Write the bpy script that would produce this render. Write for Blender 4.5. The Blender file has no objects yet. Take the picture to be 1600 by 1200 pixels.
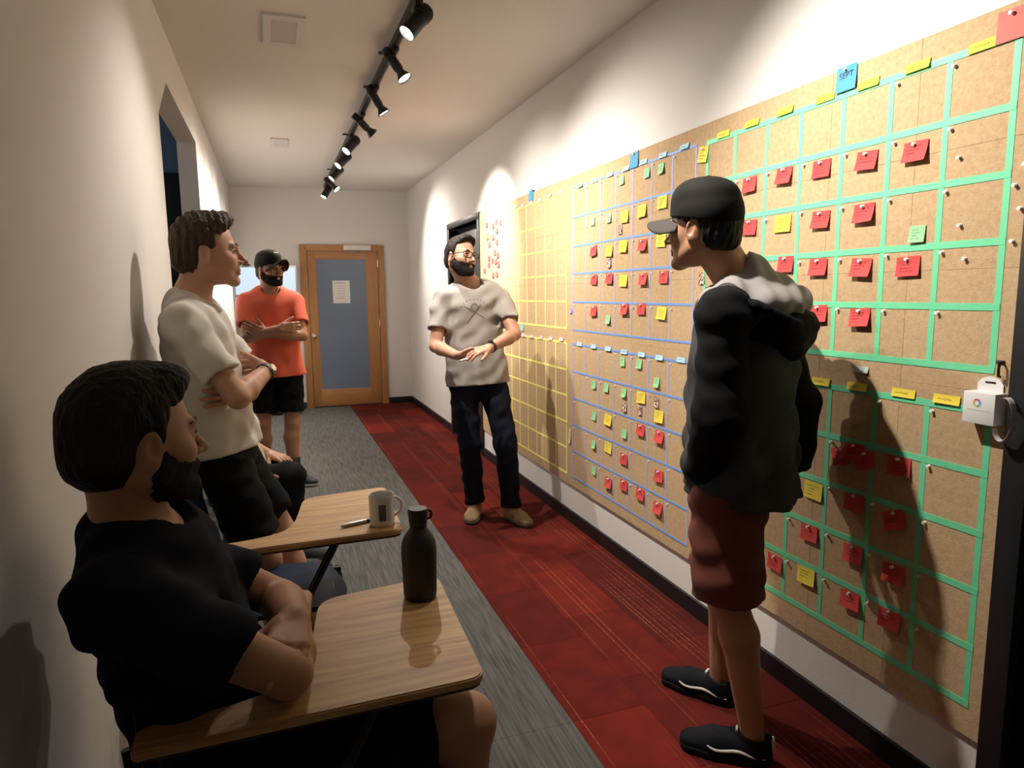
import bpy, bmesh, math, random
import numpy as np
from mathutils import Vector, Matrix, Quaternion
from mathutils.bvhtree import BVHTree

random.seed(7)
SC = bpy.context.scene
COL = SC.collection

# ------------------------------------------------------------------ camera, world, exposure
def make_camera():
    yaw, pitch, roll = (math.radians(a) for a in (19.29, 7.75, 0.684))
    f = Vector((math.sin(yaw) * math.cos(pitch), math.cos(yaw) * math.cos(pitch), -math.sin(pitch)))
    r = Vector((math.cos(yaw), -math.sin(yaw), 0))
    d = f.cross(r)
    r2 = math.cos(roll) * r + math.sin(roll) * d
    d2 = -math.sin(roll) * r + math.cos(roll) * d
    cam = bpy.data.cameras.new('camera')
    cam.sensor_width = 36
    cam.lens = 36 * 1057 / 1600
    cam.clip_start = 0.02
    o = bpy.data.objects.new('camera', cam)
    m = Matrix((r2, -d2, -f)).transposed().to_4x4()
    m.translation = (0, 0, 1.42)
    o.matrix_world = m
    COL.objects.link(o)
    SC.camera = o
make_camera()
w = bpy.data.worlds.new('world'); SC.world = w; w.use_nodes = True
w.node_tree.nodes['Background'].inputs[0].default_value = (0.5, 0.6, 0.8, 1)
w.node_tree.nodes['Background'].inputs[1].default_value = 0.01
SC.view_settings.view_transform = 'Standard'
SC.view_settings.look = 'None'
SC.view_settings.gamma = 1
SC.view_settings.use_curve_mapping = False
SC.view_settings.exposure = 0.5
LAMP_COLOR = (1.0, 0.915, 0.81)
LAMP_POWER = 110.0

# ------------------------------------------------------------------ materials
MATS = {}
def mat(name, color, rough=0.6, metal=0.0, bump=0.0, bscale=200.0, var=0.0, vscale=20.0, emit=None, estr=0.0,
        spec=0.5, sheen=0.0, trans=0.0, coat=0.0, stretch=None):
    if name in MATS: return MATS[name]
    m = bpy.data.materials.new(name); m.use_nodes = True
    nt = m.node_tree; b = nt.nodes['Principled BSDF']
    b.inputs['Base Color'].default_value = (*color, 1)
    b.inputs['Roughness'].default_value = rough
    b.inputs['Metallic'].default_value = metal
    b.inputs['Specular IOR Level'].default_value = spec
    b.inputs['Sheen Weight'].default_value = sheen
    b.inputs['Transmission Weight'].default_value = trans
    b.inputs['Coat Weight'].default_value = coat
    if emit:
        b.inputs['Emission Color'].default_value = (*emit, 1)
        b.inputs['Emission Strength'].default_value = estr
    tc = nt.nodes.new('ShaderNodeTexCoord'); src = tc.outputs['Object']
    if stretch:
        mp = nt.nodes.new('ShaderNodeMapping'); mp.inputs['Scale'].default_value = stretch
        nt.links.new(src, mp.inputs[0]); src = mp.outputs[0]
    if var:
        n = nt.nodes.new('ShaderNodeTexNoise'); n.inputs['Scale'].default_value = vscale
        n.inputs['Detail'].default_value = 4
        nt.links.new(src, n.inputs['Vector'])
        mix = nt.nodes.new('ShaderNodeMix'); mix.data_type = 'RGBA'
        mix.inputs['A'].default_value = (*[c * (1 - var) for c in color], 1)
        mix.inputs['B'].default_value = (*[min(1, c * (1 + var)) for c in color], 1)
        nt.links.new(n.outputs['Fac'], mix.inputs['Factor'])
        nt.links.new(mix.outputs['Result'], b.inputs['Base Color'])
    if bump:
        n = nt.nodes.new('ShaderNodeTexNoise'); n.inputs['Scale'].default_value = bscale
        n.inputs['Detail'].default_value = 3
        nt.links.new(src, n.inputs['Vector'])
        bp = nt.nodes.new('ShaderNodeBump'); bp.inputs['Strength'].default_value = bump
        bp.inputs['Distance'].default_value = 0.01
        nt.links.new(n.outputs['Fac'], bp.inputs['Height'])
        nt.links.new(bp.outputs[0], b.inputs['Normal'])
    MATS[name] = m
    return m

def nodes_of(m):
    nt = m.node_tree
    return nt, nt.nodes['Principled BSDF'], nt.nodes, nt.links

def mathn(nt, op, a, b=None, c=None):
    n = nt.nodes.new('ShaderNodeMath'); n.operation = op
    for i, v in enumerate((a, b, c)):
        if v is None: continue
        if isinstance(v, (int, float)): n.inputs[i].default_value = v
        else: nt.links.new(v, n.inputs[i])
    return n.outputs[0]

# ------------------------------------------------------------------ object helpers
def props(o, label=None, cat=None, group=None, kind=None):
    if label: o['label'] = label
    if cat: o['category'] = cat
    if group: o['group'] = group
    if kind: o['kind'] = kind
    return o

def thing(name, loc=(0, 0, 0), label=None, cat=None, group=None, kind=None, rotz=0.0):
    o = bpy.data.objects.new(name, None); COL.objects.link(o)
    o.empty_display_size = 0.05
    o.location = loc; o.rotation_euler = (0, 0, rotz)
    return props(o, label, cat, group, kind)

def link_mesh(name, me, m=None, parent=None, loc=None):
    if m is not None and len(me.materials) == 0: me.materials.append(m)
    o = bpy.data.objects.new(name, me); COL.objects.link(o)
    if parent is not None: o.parent = parent
    if loc is not None: o.location = loc
    return o

def mesh_vf(name, v, f, m=None, parent=None, smooth=False, loc=None):
    me = bpy.data.meshes.new(name)
    me.from_pydata([tuple(map(float, p)) for p in v], [], [tuple(map(int, q)) for q in f])
    me.update()
    if smooth: me.polygons.foreach_set('use_smooth', [True] * len(me.polygons))
    return link_mesh(name, me, m, parent, loc)

class MB:
    "collects simple shapes; build() links them as one mesh object"
    def __init__(s): s.v = []; s.f = []; s.sm = []
    def add(s, v, f, smooth=False):
        o = len(s.v); s.v += [tuple(p) for p in v]; s.f += [tuple(i + o for i in q) for q in f]
        s.sm += [smooth] * len(f); return s
    def box(s, lo, hi):
        (a, b, c), (d, e, g) = lo, hi
        v = [(a, b, c), (d, b, c), (d, e, c), (a, e, c), (a, b, g), (d, b, g), (d, e, g), (a, e, g)]
        return s.add(v, [(0, 3, 2, 1), (4, 5, 6, 7), (0, 1, 5, 4), (1, 2, 6, 5), (2, 3, 7, 6), (3, 0, 4, 7)])
    def bbox(s, lo, hi, bev=0.004):
        bm = bmesh.new(); bmesh.ops.create_cube(bm, size=1)
        c = [(a + b) / 2 for a, b in zip(lo, hi)]; d = [b - a for a, b in zip(lo, hi)]
        for vv in bm.verts: vv.co = Vector([c[i] + vv.co[i] * d[i] for i in range(3)])
        bmesh.ops.bevel(bm, geom=bm.edges[:] + bm.verts[:], offset=bev, segments=2, affect='EDGES', profile=0.5)
        bm.verts.index_update()
        s.add([vv.co for vv in bm.verts], [[x.index for x in ff.verts] for ff in bm.faces]); bm.free(); return s
    def prism(s, poly, axis, a, b):
        "poly: 2-D outline; axis: 0/1/2 extrusion axis from a to b"
        n = len(poly)
        def P(u, w, t): 
            q = [u, w]; q.insert(axis, t); return tuple(q)
        v = [P(u, w, a) for u, w in poly] + [P(u, w, b) for u, w in poly]
        f = [tuple(range(n - 1, -1, -1)), tuple(range(n, 2 * n))] + [(i, (i + 1) % n, n + (i + 1) % n, n + i) for i in range(n)]
        if axis == 1: f = [tuple(reversed(q)) for q in f]
        return s.add(v, f)
    def tube(s, pts, r, seg=10, closed=False, caps=True):
        pts = [Vector(p) for p in pts]; n = len(pts)
        rs = r if isinstance(r, (list, tuple)) else [r] * n
        up = None; rings = []
        for i, p in enumerate(pts):
            if closed: t = (pts[(i + 1) % n] - pts[i - 1]).normalized()
            else: t = (pts[min(i + 1, n - 1)] - pts[max(i - 1, 0)]).normalized()
            if up is None:
                up = Vector((0, 0, 1)) if abs(t.z) < .9 else Vector((1, 0, 0))
            x = t.cross(up).normalized(); y = x.cross(t).normalized(); up = y
            rings.append([p + (x * math.cos(2 * math.pi * k / seg) + y * math.sin(2 * math.pi * k / seg)) * rs[i] for k in range(seg)])
        v = [q for rg in rings for q in rg]; f = []
        m = n if closed else n - 1
        for i in range(m):
            j = (i + 1) % n
            for k in range(seg):
                f.append((i * seg + k, i * seg + (k + 1) % seg, j * seg + (k + 1) % seg, j * seg + k))
        if not closed and caps:
            f.append(tuple(range(seg - 1, -1, -1))); f.append(tuple((n - 1) * seg + k for k in range(seg)))
        return s.add(v, f, True)
    def lathe(s, prof, o=(0, 0, 0), axis=(0, 0, 1), seg=32):
        ax = Vector(axis).normalized(); x = ax.orthogonal().normalized(); y = ax.cross(x); o = Vector(o)
        v = []; f = []
        for r, h in prof:
            for k in range(seg):
                a = 2 * math.pi * k / seg
                v.append(o + ax * h + (x * math.cos(a) + y * math.sin(a)) * max(r, 1e-5))
        for i in range(len(prof) - 1):
            for k in range(seg):
                f.append((i * seg + k, i * seg + (k + 1) % seg, (i + 1) * seg + (k + 1) % seg, (i + 1) * seg + k))
        return s.add(v, f, True)
    def mesh(s, name):
        me = bpy.data.meshes.new(name); me.from_pydata([tuple(map(float, p)) for p in s.v], [], s.f); me.update()
        me.polygons.foreach_set('use_smooth', s.sm)
        try: me.set_sharp_from_angle(angle=math.radians(40))
        except Exception: pass
        return me
    def build(s, name, m, parent=None, loc=None):
        return link_mesh(name, s.mesh(name), m, parent, loc)

def struct(o): o['kind'] = 'structure'; return o

# ------------------------------------------------------------------ the room
XL, XR, YB, YN, ZC = -0.42, 1.68, 8.78, -1.6, 2.69
RUNNER = 0.865
M_wall = mat('wall_paint', (0.72, 0.70, 0.68), 0.75, bump=0.06, bscale=90, spec=0.3)
M_ceil = mat('ceiling_paint', (0.70, 0.67, 0.63), 0.85, bump=0.05, bscale=120, spec=0.2)
M_black = mat('black_paint', (0.010, 0.010, 0.011), 0.5, bump=0.03, bscale=60)
M_base = mat('black_rubber', (0.008, 0.008, 0.009), 0.45)

def carpet_grey():
    m = mat('carpet_grey', (0.10, 0.098, 0.092), 0.95, spec=0.1)
    nt, b, N, L = nodes_of(m)
    g = N.new('ShaderNodeNewGeometry'); oi = N.new('ShaderNodeObjectInfo')
    mp = N.new('ShaderNodeMapping'); mp.inputs['Scale'].default_value = (95, 5, 1)
    L.new(g.outputs['Position'], mp.inputs[0])
    n = N.new('ShaderNodeTexNoise'); n.inputs['Scale'].default_value = 1; n.inputs['Detail'].default_value = 3
    L.new(mp.outputs[0], n.inputs['Vector'])
    n2 = N.new('ShaderNodeTexNoise'); n2.inputs['Scale'].default_value = 500
    L.new(g.outputs['Position'], n2.inputs['Vector'])
    s = mathn(nt, 'MULTIPLY_ADD', n.outputs['Fac'], 0.8, mathn(nt, 'MULTIPLY', oi.outputs['Random'], 0.05))
    s = mathn(nt, 'MULTIPLY_ADD', n2.outputs['Fac'], 0.25, s)
    r = N.new('ShaderNodeValToRGB')
    r.color_ramp.elements[0].position = 0.35; r.color_ramp.elements[0].color = (0.058, 0.058, 0.056, 1)
    r.color_ramp.elements[1].position = 0.90; r.color_ramp.elements[1].color = (0.175, 0.170, 0.160, 1)
    L.new(s, r.inputs[0]); L.new(r.outputs[0], b.inputs['Base Color'])
    bp = N.new('ShaderNodeBump'); bp.inputs['Strength'].default_value = 0.5; bp.inputs['Distance'].default_value = 0.004
    L.new(s, bp.inputs['Height']); L.new(bp.outputs[0], b.inputs['Normal'])
    return m

def carpet_red():
    m = mat('carpet_red', (0.2, 0.02, 0.015), 0.95, spec=0.1)
    nt, b, N, L = nodes_of(m)
    g = N.new('ShaderNodeNewGeometry'); oi = N.new('ShaderNodeObjectInfo')
    sp = N.new('ShaderNodeSeparateXYZ'); L.new(g.outputs['Position'], sp.inputs[0])
    r = N.new('ShaderNodeValToRGB'); e = r.color_ramp.elements
    e[0].position = 0.0; e[0].color = (0.095, 0.015, 0.013, 1)
    e[1].position = 1.0; e[1].color = (0.27, 0.030, 0.019, 1)
    mm = e.new(0.5); mm.color = (0.15, 0.019, 0.015, 1)
    n0 = N.new('ShaderNodeTexNoise'); n0.inputs['Scale'].default_value = 9; n0.inputs['Detail'].default_value = 5
    L.new(g.outputs['Position'], n0.inputs['Vector'])
    L.new(mathn(nt, 'ADD', mathn(nt, 'MULTIPLY', oi.outputs['Random'], 0.75), mathn(nt, 'MULTIPLY_ADD', n0.outputs['Fac'], 0.8, -0.28)), r.inputs[0])
    # broken orange yarn lines running along the corridor
    n1 = N.new('ShaderNodeTexNoise'); n1.noise_dimensions = '1D'; n1.inputs['Scale'].default_value = 1.0; n1.inputs['Detail'].default_value = 0
    L.new(mathn(nt, 'MULTIPLY', sp.outputs['X'], 110.0), n1.inputs['W'])
    line = mathn(nt, 'GREATER_THAN', n1.outputs['Fac'], 0.765)
    mp = N.new('ShaderNodeMapping'); mp.inputs['Scale'].default_value = (7, 1.3, 1); L.new(g.outputs['Position'], mp.inputs[0])
    n2 = N.new('ShaderNodeTexNoise'); n2.inputs['Scale'].default_value = 1; n2.inputs['Detail'].default_value = 1; L.new(mp.outputs[0], n2.inputs['Vector'])
    run = N.new('ShaderNodeMapRange'); run.inputs[1].default_value = 0.42; run.inputs[2].default_value = 0.62; L.new(n2.outputs['Fac'], run.inputs[0])
    n3 = N.new('ShaderNodeTexNoise'); n3.noise_dimensions = '1D'; n3.inputs['Scale'].default_value = 60; n3.inputs['Detail'].default_value = 1
    L.new(sp.outputs['Y'], n3.inputs['W'])
    dash = N.new('ShaderNodeMapRange'); dash.inputs[1].default_value = 0.42; dash.inputs[2].default_value = 0.6; L.new(n3.outputs['Fac'], dash.inputs[0])
    k = mathn(nt, 'MULTIPLY', mathn(nt, 'MULTIPLY', line, run.outputs[0]), mathn(nt, 'MULTIPLY_ADD', dash.outputs[0], 0.6, 0.25))
    mix = N.new('ShaderNodeMix'); mix.data_type = 'RGBA'; L.new(k, mix.inputs['Factor']); L.new(r.outputs[0], mix.inputs['A'])
    mix.inputs['B'].default_value = (0.62, 0.22, 0.10, 1)
    n4 = N.new('ShaderNodeTexNoise'); n4.inputs['Scale'].default_value = 420; L.new(g.outputs['Position'], n4.inputs['Vector'])
    mul = N.new('ShaderNodeMix'); mul.data_type = 'RGBA'; mul.blend_type = 'MULTIPLY'; mul.inputs['Factor'].default_value = 0.7
    L.new(mix.outputs['Result'], mul.inputs['A']); L.new(n4.outputs['Fac'], mul.inputs['B'])
    L.new(mul.outputs['Result'], b.inputs['Base Color'])
    bp = N.new('ShaderNodeBump'); bp.inputs['Strength'].default_value = 0.4; bp.inputs['Distance'].default_value = 0.004
    L.new(n4.outputs['Fac'], bp.inputs['Height']); L.new(bp.outputs[0], b.inputs['Normal'])
    return m

def build_floor():
    fl = struct(thing('floor'))
    sub = MB().box((-2.3, YN, -0.12), (XR + 0.7, YB + .1, -0.006)).build('subfloor', mat('subfloor', (.03, .03, .03), .9), fl)
    mg, mr = carpet_grey(), carpet_red()
    me = {}
    def tile(x0, x1, y0, y1, m, nm):
        key = (round(x1 - x0, 3), round(y1 - y0, 3), nm)
        if key not in me:
            hx, hy = (x1 - x0) / 2 - .0002, (y1 - y0) / 2 - .0002; c = .0008
            v = [(-hx, -hy, -.006), (hx, -hy, -.006), (hx, hy, -.006), (-hx, hy, -.006)]
            v += [(-hx, -hy, -c), (hx, -hy, -c), (hx, hy, -c), (-hx, hy, -c)]
            v += [(-hx + c, -hy + c, 0), (hx - c, -hy + c, 0), (hx - c, hy - c, 0), (-hx + c, hy - c, 0)]
            f = [(8, 9, 10, 11)]
            for i in range(4):
                j = (i + 1) % 4; f += [(i, j, 4 + j, 4 + i), (4 + i, 4 + j, 8 + j, 8 + i)]
            q = bpy.data.meshes.new(nm); q.from_pydata(v, [], f); q.update(); q.materials.append(m); me[key] = q
        link_mesh(nm, me[key], None, fl, ((x0 + x1) / 2, (y0 + y1) / 2, 0))
    ys = [YN + i * .5 for i in range(int((YB - YN) / .5) + 1)] + [YB]
    for a, b in zip(ys[:-1], ys[1:]):
        if b - a < .05: continue
        for x0, x1 in ((-2.3, -1.8), (-1.8, -1.3), (-1.3, -.77), (-.77, XL + .28), (XL + .28, .365), (.365, RUNNER)): 
            if x1 <= XL and not (3.2 < (a + b) / 2 < 5.4): continue
            tile(x0, x1, a, b, mg, 'grey_carpet_tile')
    for c in range(3):
        x0 = RUNNER + c * (XR - RUNNER) / 3; x1 = x0 + (XR - RUNNER) / 3
        y = YN + (c * .17) % .5 - .5
        while y < YB:
            a, b = max(y, YN), min(y + .5, YB)
            if b - a > .05: tile(x0, x1, a, b, mr, 'red_carpet_tile')
            y += .5
    return fl
build_floor()

struct(MB().box((-2.3, YN, ZC), (XR + .7, YB + .1, ZC + .1)).build('ceiling', M_ceil))

def build_walls():
    b = MB(); t = .115
    for poly in ([(YN, 0), (3.40, 0), (3.40, ZC), (YN, ZC)],
                 [(3.40, 2.21), (3.73, 2.425), (5.07, 2.425), (5.07, ZC), (3.40, ZC)],
                 [(5.07, 0), (YB, 0), (YB, ZC), (5.07, ZC)]):
        b.prism(poly, 0, XL - t, XL)
    struct(b.build('wall_left', M_wall))
    b = MB()
    for y0, y1, z0 in ((YN, .18, 0), (.18, 1.06, 2.12), (1.06, 5.61, 0), (5.61, 6.57, 2.03), (6.57, YB, 0)):
        b.box((XR, y0, z0), (XR + .12, y1, ZC))
    struct(b.build('wall_right', M_wall))
    struct(MB().box((-2.3, YB, 0), (XR + .7, YB + .1, ZC)).build('wall_back', M_wall))
    struct(MB().box((-2.3, YN - .1, 0), (XR + .7, YN, ZC)).build('wall_front', M_wall))
    # side passage behind the left opening
    M_blue = mat('blue_grey_paint', (0.16, 0.24, 0.32), 0.8, bump=.05, bscale=80)
    b = MB().box((-2.3, 5.35, 0), (XL - t, 5.45, ZC)).box((-2.4, 3.1, 0), (-2.3, 5.45, ZC)).box((-2.3, 3.0, 0), (XL - t, 3.1, ZC))
    struct(b.build('wall_side_passage', M_blue))
    d = struct(thing('door_4', (-.9, 5.35, 0)))
    MB().bbox((-.42, -.05, 0), (.36, 0, 2.26), .006).build('door_leaf', M_black, d)
    MB().lathe([(0, 0), (.025, 0), (.025, .012), (.012, .02), (.012, .04), (.028, .05), (.024, .075), (0, .08)], (.28, -.05, 1.0), (0, -1, 0), 20).build('door_knob', mat('chrome', (.6, .6, .6), .25, 1), d)
    # baseboards
    h = .075
    bb = MB().box((XR - .014, 1.13, 0), (XR, 5.53, h)).box((XR - .014, 6.65, 0), (XR, YB, h))
    struct(bb.build('baseboard_right', M_base))
    bb = MB().box((XL, YN, 0), (XL + .012, 3.40, h)).box((XL, 5.07, 0), (XL + .012, YB, h))
    struct(bb.build('baseboard_left', M_base))
    bb = MB().box((XL + .012, YB - .014, 0), (.335, YB, h)).box((1.37, YB - .014, 0), (XR - .014, YB, h))
    struct(bb.build('baseboard_back', M_base))
build_walls()

def build_door_back():
    wood = mat('oak_door', (0.42, 0.205, 0.075), 0.42, var=.28, vscale=6, stretch=(14, 14, 1.2), coat=.15)
    woodh = mat('oak_rail', (0.42, 0.205, 0.075), 0.42, var=.28, vscale=6, stretch=(1.2, 14, 14), coat=.15)
    d = struct(thing('door_1', (0, YB, 0)))
    # casing
    MB().bbox((.345, -.03, 0), (.425, 0, 2.025)).build('door_casing', wood, d)
    MB().bbox((1.285, -.03, 0), (1.365, 0, 2.025)).build('door_casing', wood, d)
    MB().bbox((.425, -.03, 1.95), (1.285, 0, 2.025)).build('door_casing_head', woodh, d)
    # leaf
    MB().bbox((.43, -.016, .012), (.522, 0, 1.945), .003).build('door_stile', wood, d)
    MB().bbox((1.145, -.016, .012), (1.28, 0, 1.945), .003).build('door_stile', wood, d)
    MB().bbox((.522, -.016, 1.848), (1.145, 0, 1.945), .003).build('door_rail', woodh, d)
    MB().bbox((.522, -.016, .012), (1.145, 0, .225), .003).build('door_rail', woodh, d)
    for lo, hi in (((.522, -.013, .225), (.534, -.004, 1.848)), ((1.133, -.013, .225), (1.145, -.004, 1.848))):
        MB().box(lo, hi).build('glazing_bead', wood, d)
    glass = mat('frosted_glass', (0.16, 0.215, 0.31), 0.30, spec=.7, var=.12, vscale=3)
    MB().box((.522, -.008, .225), (1.145, -.002, 1.848)).build('glass_pane', glass, d)
    MB().box((.43, -.02, 0), (1.28, 0, .012)).build('threshold', mat('bronze_strip', (.03, .02, .015), .5, .6), d)
    k = MB().lathe([(0, 0), (.033, 0), (.033, .006), (.014, .012), (.013, .03), (.029, .042), (.031, .055), (.024, .068), (0, .072)], (.475, -.016, .905), (0, -1, 0), 24)
    k.build('door_knob', mat('chrome', (.6, .6, .6), .25, 1), d)
    for z in (.25, 1.0, 1.75):
        MB().lathe([(0, 0), (.008, 0), (.008, .09), (0, .09)], (1.2825, -.02, z), (0, 0, 1), 10).build('hinge', mat('chrome', (.6, .6, .6), .25, 1), d)
    c = thing('door_closer', (1.03, YB - .03, 1.985), 'white box shaped door closer fixed above the oak and glass door', 'door closer')
    wm = mat('white_plastic', (.72, .71, .69), .4)
    MB().bbox((-.165, -.055, -.028), (.165, 0, .032), .006).build('closer_body', wm, c)
    MB().tube([(.02, -.03, -.03), (.02, -.03, -.05), (-.04, -.06, -.055)], .006, 8).build('spindle', mat('chrome', (.6, .6, .6), .25, 1), c)
    MB().bbox((-.11, -.065, -.06), (-.02, -.05, -.048), .003).build('closer_arm', mat('grey_metal', (.35, .35, .36), .4, .8), c)
    # notice taped to the glass
    p = thing('paper_notice', (.822, YB - .009, 1.445), 'white printed paper notice taped on the door glass', 'notice')
    MB().box((-.105, -.0012, -.14), (.105, 0, .14)).build('sheet', mat('white_paper', (.8, .79, .77), .8), p)
    ink = mat('grey_print', (.33, .33, .35), .8)
    tl = MB(); random.seed(3)
    tl.box((-.075, -.002, .108), (.05, -.0012, .116))
    for i in range(5):
        tl.box((-.05, -.002, .075 - i * .032), (.02 + .05 * random.random(), -.0012, .078 - i * .032))
    for i in range(2):
        tl.box((-.07, -.002, -.072 - i * .012), (.04 + .03 * random.random(), -.0012, -.069 - i * .012))
    tl.build('printed_lines', ink, p)
build_door_back()

def build_doors_right():
    fm = mat('black_metal_frame', (.016, .016, .018), .4, spec=.5)
    d = struct(thing('door_2', (XR, 6.09, 0)))
    MB().bbox((-.02, -.55, 0), (.10, -.48, 2.03), .004).build('frame_jamb', fm, d)
    MB().bbox((-.02, .48, 0), (.10, .55, 2.03), .004).build('frame_jamb', fm, d)
    MB().bbox((-.02, -.55, 2.03), (.10, .55, 2.085), .004).build('frame_head', fm, d)
    leaf = mat('dark_door_leaf', (.012, .013, .017), .45)
    MB().bbox((.075, -.48, .01), (.115, .48, 2.03), .003).build('door_leaf', leaf, d)
    MB().lathe([(0, 0), (.028, 0), (.028, .008), (.012, .015), (.012, .035), (.028, .045), (.024, .065), (0, .07)], (.075, .40, 1.0), (-1, 0, 0), 20).build('door_knob', mat('chrome', (.6, .6, .6), .25, 1), d)
    d = struct(thing('door_3', (XR, .62, 0)))
    MB().bbox((-.03, .44, 0), (.10, .50, 2.12), .004).build('frame_jamb', fm, d)
    MB().bbox((-.03, -.50, 0), (.10, -.44, 2.12), .004).build('frame_jamb', fm, d)
    MB().bbox((-.03, -.50, 2.12), (.10, .50, 2.18), .004).build('frame_head', fm, d)
    MB().bbox((.06, -.44, .01), (.10, .44, 2.12), .003).build('door_leaf', leaf, d)
    MB().lathe([(0, 0), (.028, 0), (.028, .008), (.012, .015), (.012, .035), (.028, .045), (.024, .065), (0, .07)], (.06, -.36, 1.0), (-1, 0, 0), 20).build('door_knob', mat('chrome', (.6, .6, .6), .25, 1), d)
build_doors_right()

def build_vents():
    wm = mat('vent_white', (.62, .60, .57), .5); dm = mat('vent_dark', (.10, .095, .09), .7)
    for x, y, sx, sy, lab in ((.125, 3.64, .19, .40, 'large white ceiling air vent nearest the track lights start'), (.128, 6.22, .14, .34, 'small white ceiling air vent nearer the far door')):
        t = thing('ceiling_vent', (x, y, ZC), lab, 'vent', 'ceiling vents')
        a, b = sx / 2, sy / 2; ix, iy = a * .62, b * .72
        fr = MB()
        for lo, hi in (((-a, -b), (a, -iy)), ((-a, iy), (a, b)), ((-a, -iy), (-ix, iy)), ((ix, -iy), (a, iy))):
            fr.box((lo[0], lo[1], -.012), (hi[0], hi[1], 0))
        fr.build('vent_frame', wm, t)
        MB().box((-ix, -iy, -.003), (ix, iy, 0)).build('vent_recess', dm, t)
        n = 9
        for i in range(n):
            yy = -iy + (i + .5) * 2 * iy / n
            s = MB().add([(-ix, yy - .016, -.004), (ix, yy - .016, -.004), (ix, yy + .008, -.012), (-ix, yy + .008, -.012),
                          (-ix, yy - .016, -.0055), (ix, yy - .016, -.0055), (ix, yy + .008, -.0135), (-ix, yy + .008, -.0135)],
                         [(0, 1, 2, 3), (7, 6, 5, 4), (0, 4, 5, 1), (3, 2, 6, 7), (0, 3, 7, 4), (1, 5, 6, 2)])
            s.build('slat', wm, t)
build_vents()

def passage_fill_lamp():  # added fill lamp, out of view, to brighten the blue passage wall
    t = thing('added_fill_lamp', (-1.35, 4.35, ZC), 'added unseen cool fill lamp brightening the side passage behind the left opening', 'lamp')
    MB().lathe([(0, -.05), (.07, -.045), (.11, -.03), (.125, -.008), (.125, 0)], seg=28).build('fill_lamp_dome', mat('fill_dome_glow', (.6, .65, .7), .4, emit=(.6, .8, 1), estr=.5), t)
    MB().lathe([(.125, -.012), (.135, -.012), (.135, 0), (.125, 0)], seg=28).build('fill_lamp_ring', mat('vent_white', (.62, .60, .57), .5), t)
    la = bpy.data.lights.new('lamp', 'POINT'); la.energy = 2.2; la.color = (.62, .80, 1); la.shadow_soft_size = .08
    lo = bpy.data.objects.new('lamp', la); COL.objects.link(lo); lo.parent = t; lo.location = (0, 0, -.14)
passage_fill_lamp()

# ------------------------------------------------------------------ pin board on the right wall
BX = XR - .012            # face of the board
BY0, BY1, BZ0, BZ1 = 1.125, 5.535, 0.24, 2.075
def cork_mat():
    m = mat('fibre_board', (0.45, 0.29, 0.15), 0.92, spec=.15)
    nt, b, N, L = nodes_of(m)
    g = N.new('ShaderNodeNewGeometry'); oi = N.new('ShaderNodeObjectInfo')
    n1 = N.new('ShaderNodeTexNoise'); n1.inputs['Scale'].default_value = 70; n1.inputs['Detail'].default_value = 6; n1.inputs['Roughness'].default_value = .7
    L.new(g.outputs['Position'], n1.inputs['Vector'])
    n2 = N.new('ShaderNodeTexNoise'); n2.inputs['Scale'].default_value = 260; n2.inputs['Detail'].default_value = 2
    L.new(g.outputs['Position'], n2.inputs['Vector'])
    r = N.new('ShaderNodeValToRGB'); e = r.color_ramp.elements
    e[0].position = .25; e[0].color = (0.43, 0.295, 0.165, 1); e[1].position = .8; e[1].color = (0.60, 0.435, 0.265, 1)
    L.new(mathn(nt, 'ADD', n1.outputs['Fac'], mathn(nt, 'MULTIPLY_ADD', oi.outputs['Random'], .06, -.03)), r.inputs[0])
    # small dark fibres and pin holes
    v = N.new('ShaderNodeTexVoronoi'); v.inputs['Scale'].default_value = 48; L.new(g.outputs['Position'], v.inputs['Vector'])
    dot = N.new('ShaderNodeMapRange'); dot.inputs[1].default_value = .05; dot.inputs[2].default_value = .11; L.new(v.outputs['Distance'], dot.inputs[0])
    mul = N.new('ShaderNodeMix'); mul.data_type = 'RGBA'
    L.new(mathn(nt, 'MULTIPLY', mathn(nt, 'SUBTRACT', 1.0, dot.outputs[0]), .45), mul.inputs['Factor'])
    L.new(r.outputs[0], mul.inputs['A']); mul.inputs['B'].default_value = (.12, .065, .03, 1)
    L.new(mul.outputs['Result'], b.inputs['Base Color'])
    bp = N.new('ShaderNodeBump'); bp.inputs['Strength'].default_value = .35; bp.inputs['Distance'].default_value = .003
    L.new(n2.outputs['Fac'], bp.inputs['Height']); L.new(bp.outputs[0], b.inputs['Normal'])
    return m

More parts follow.
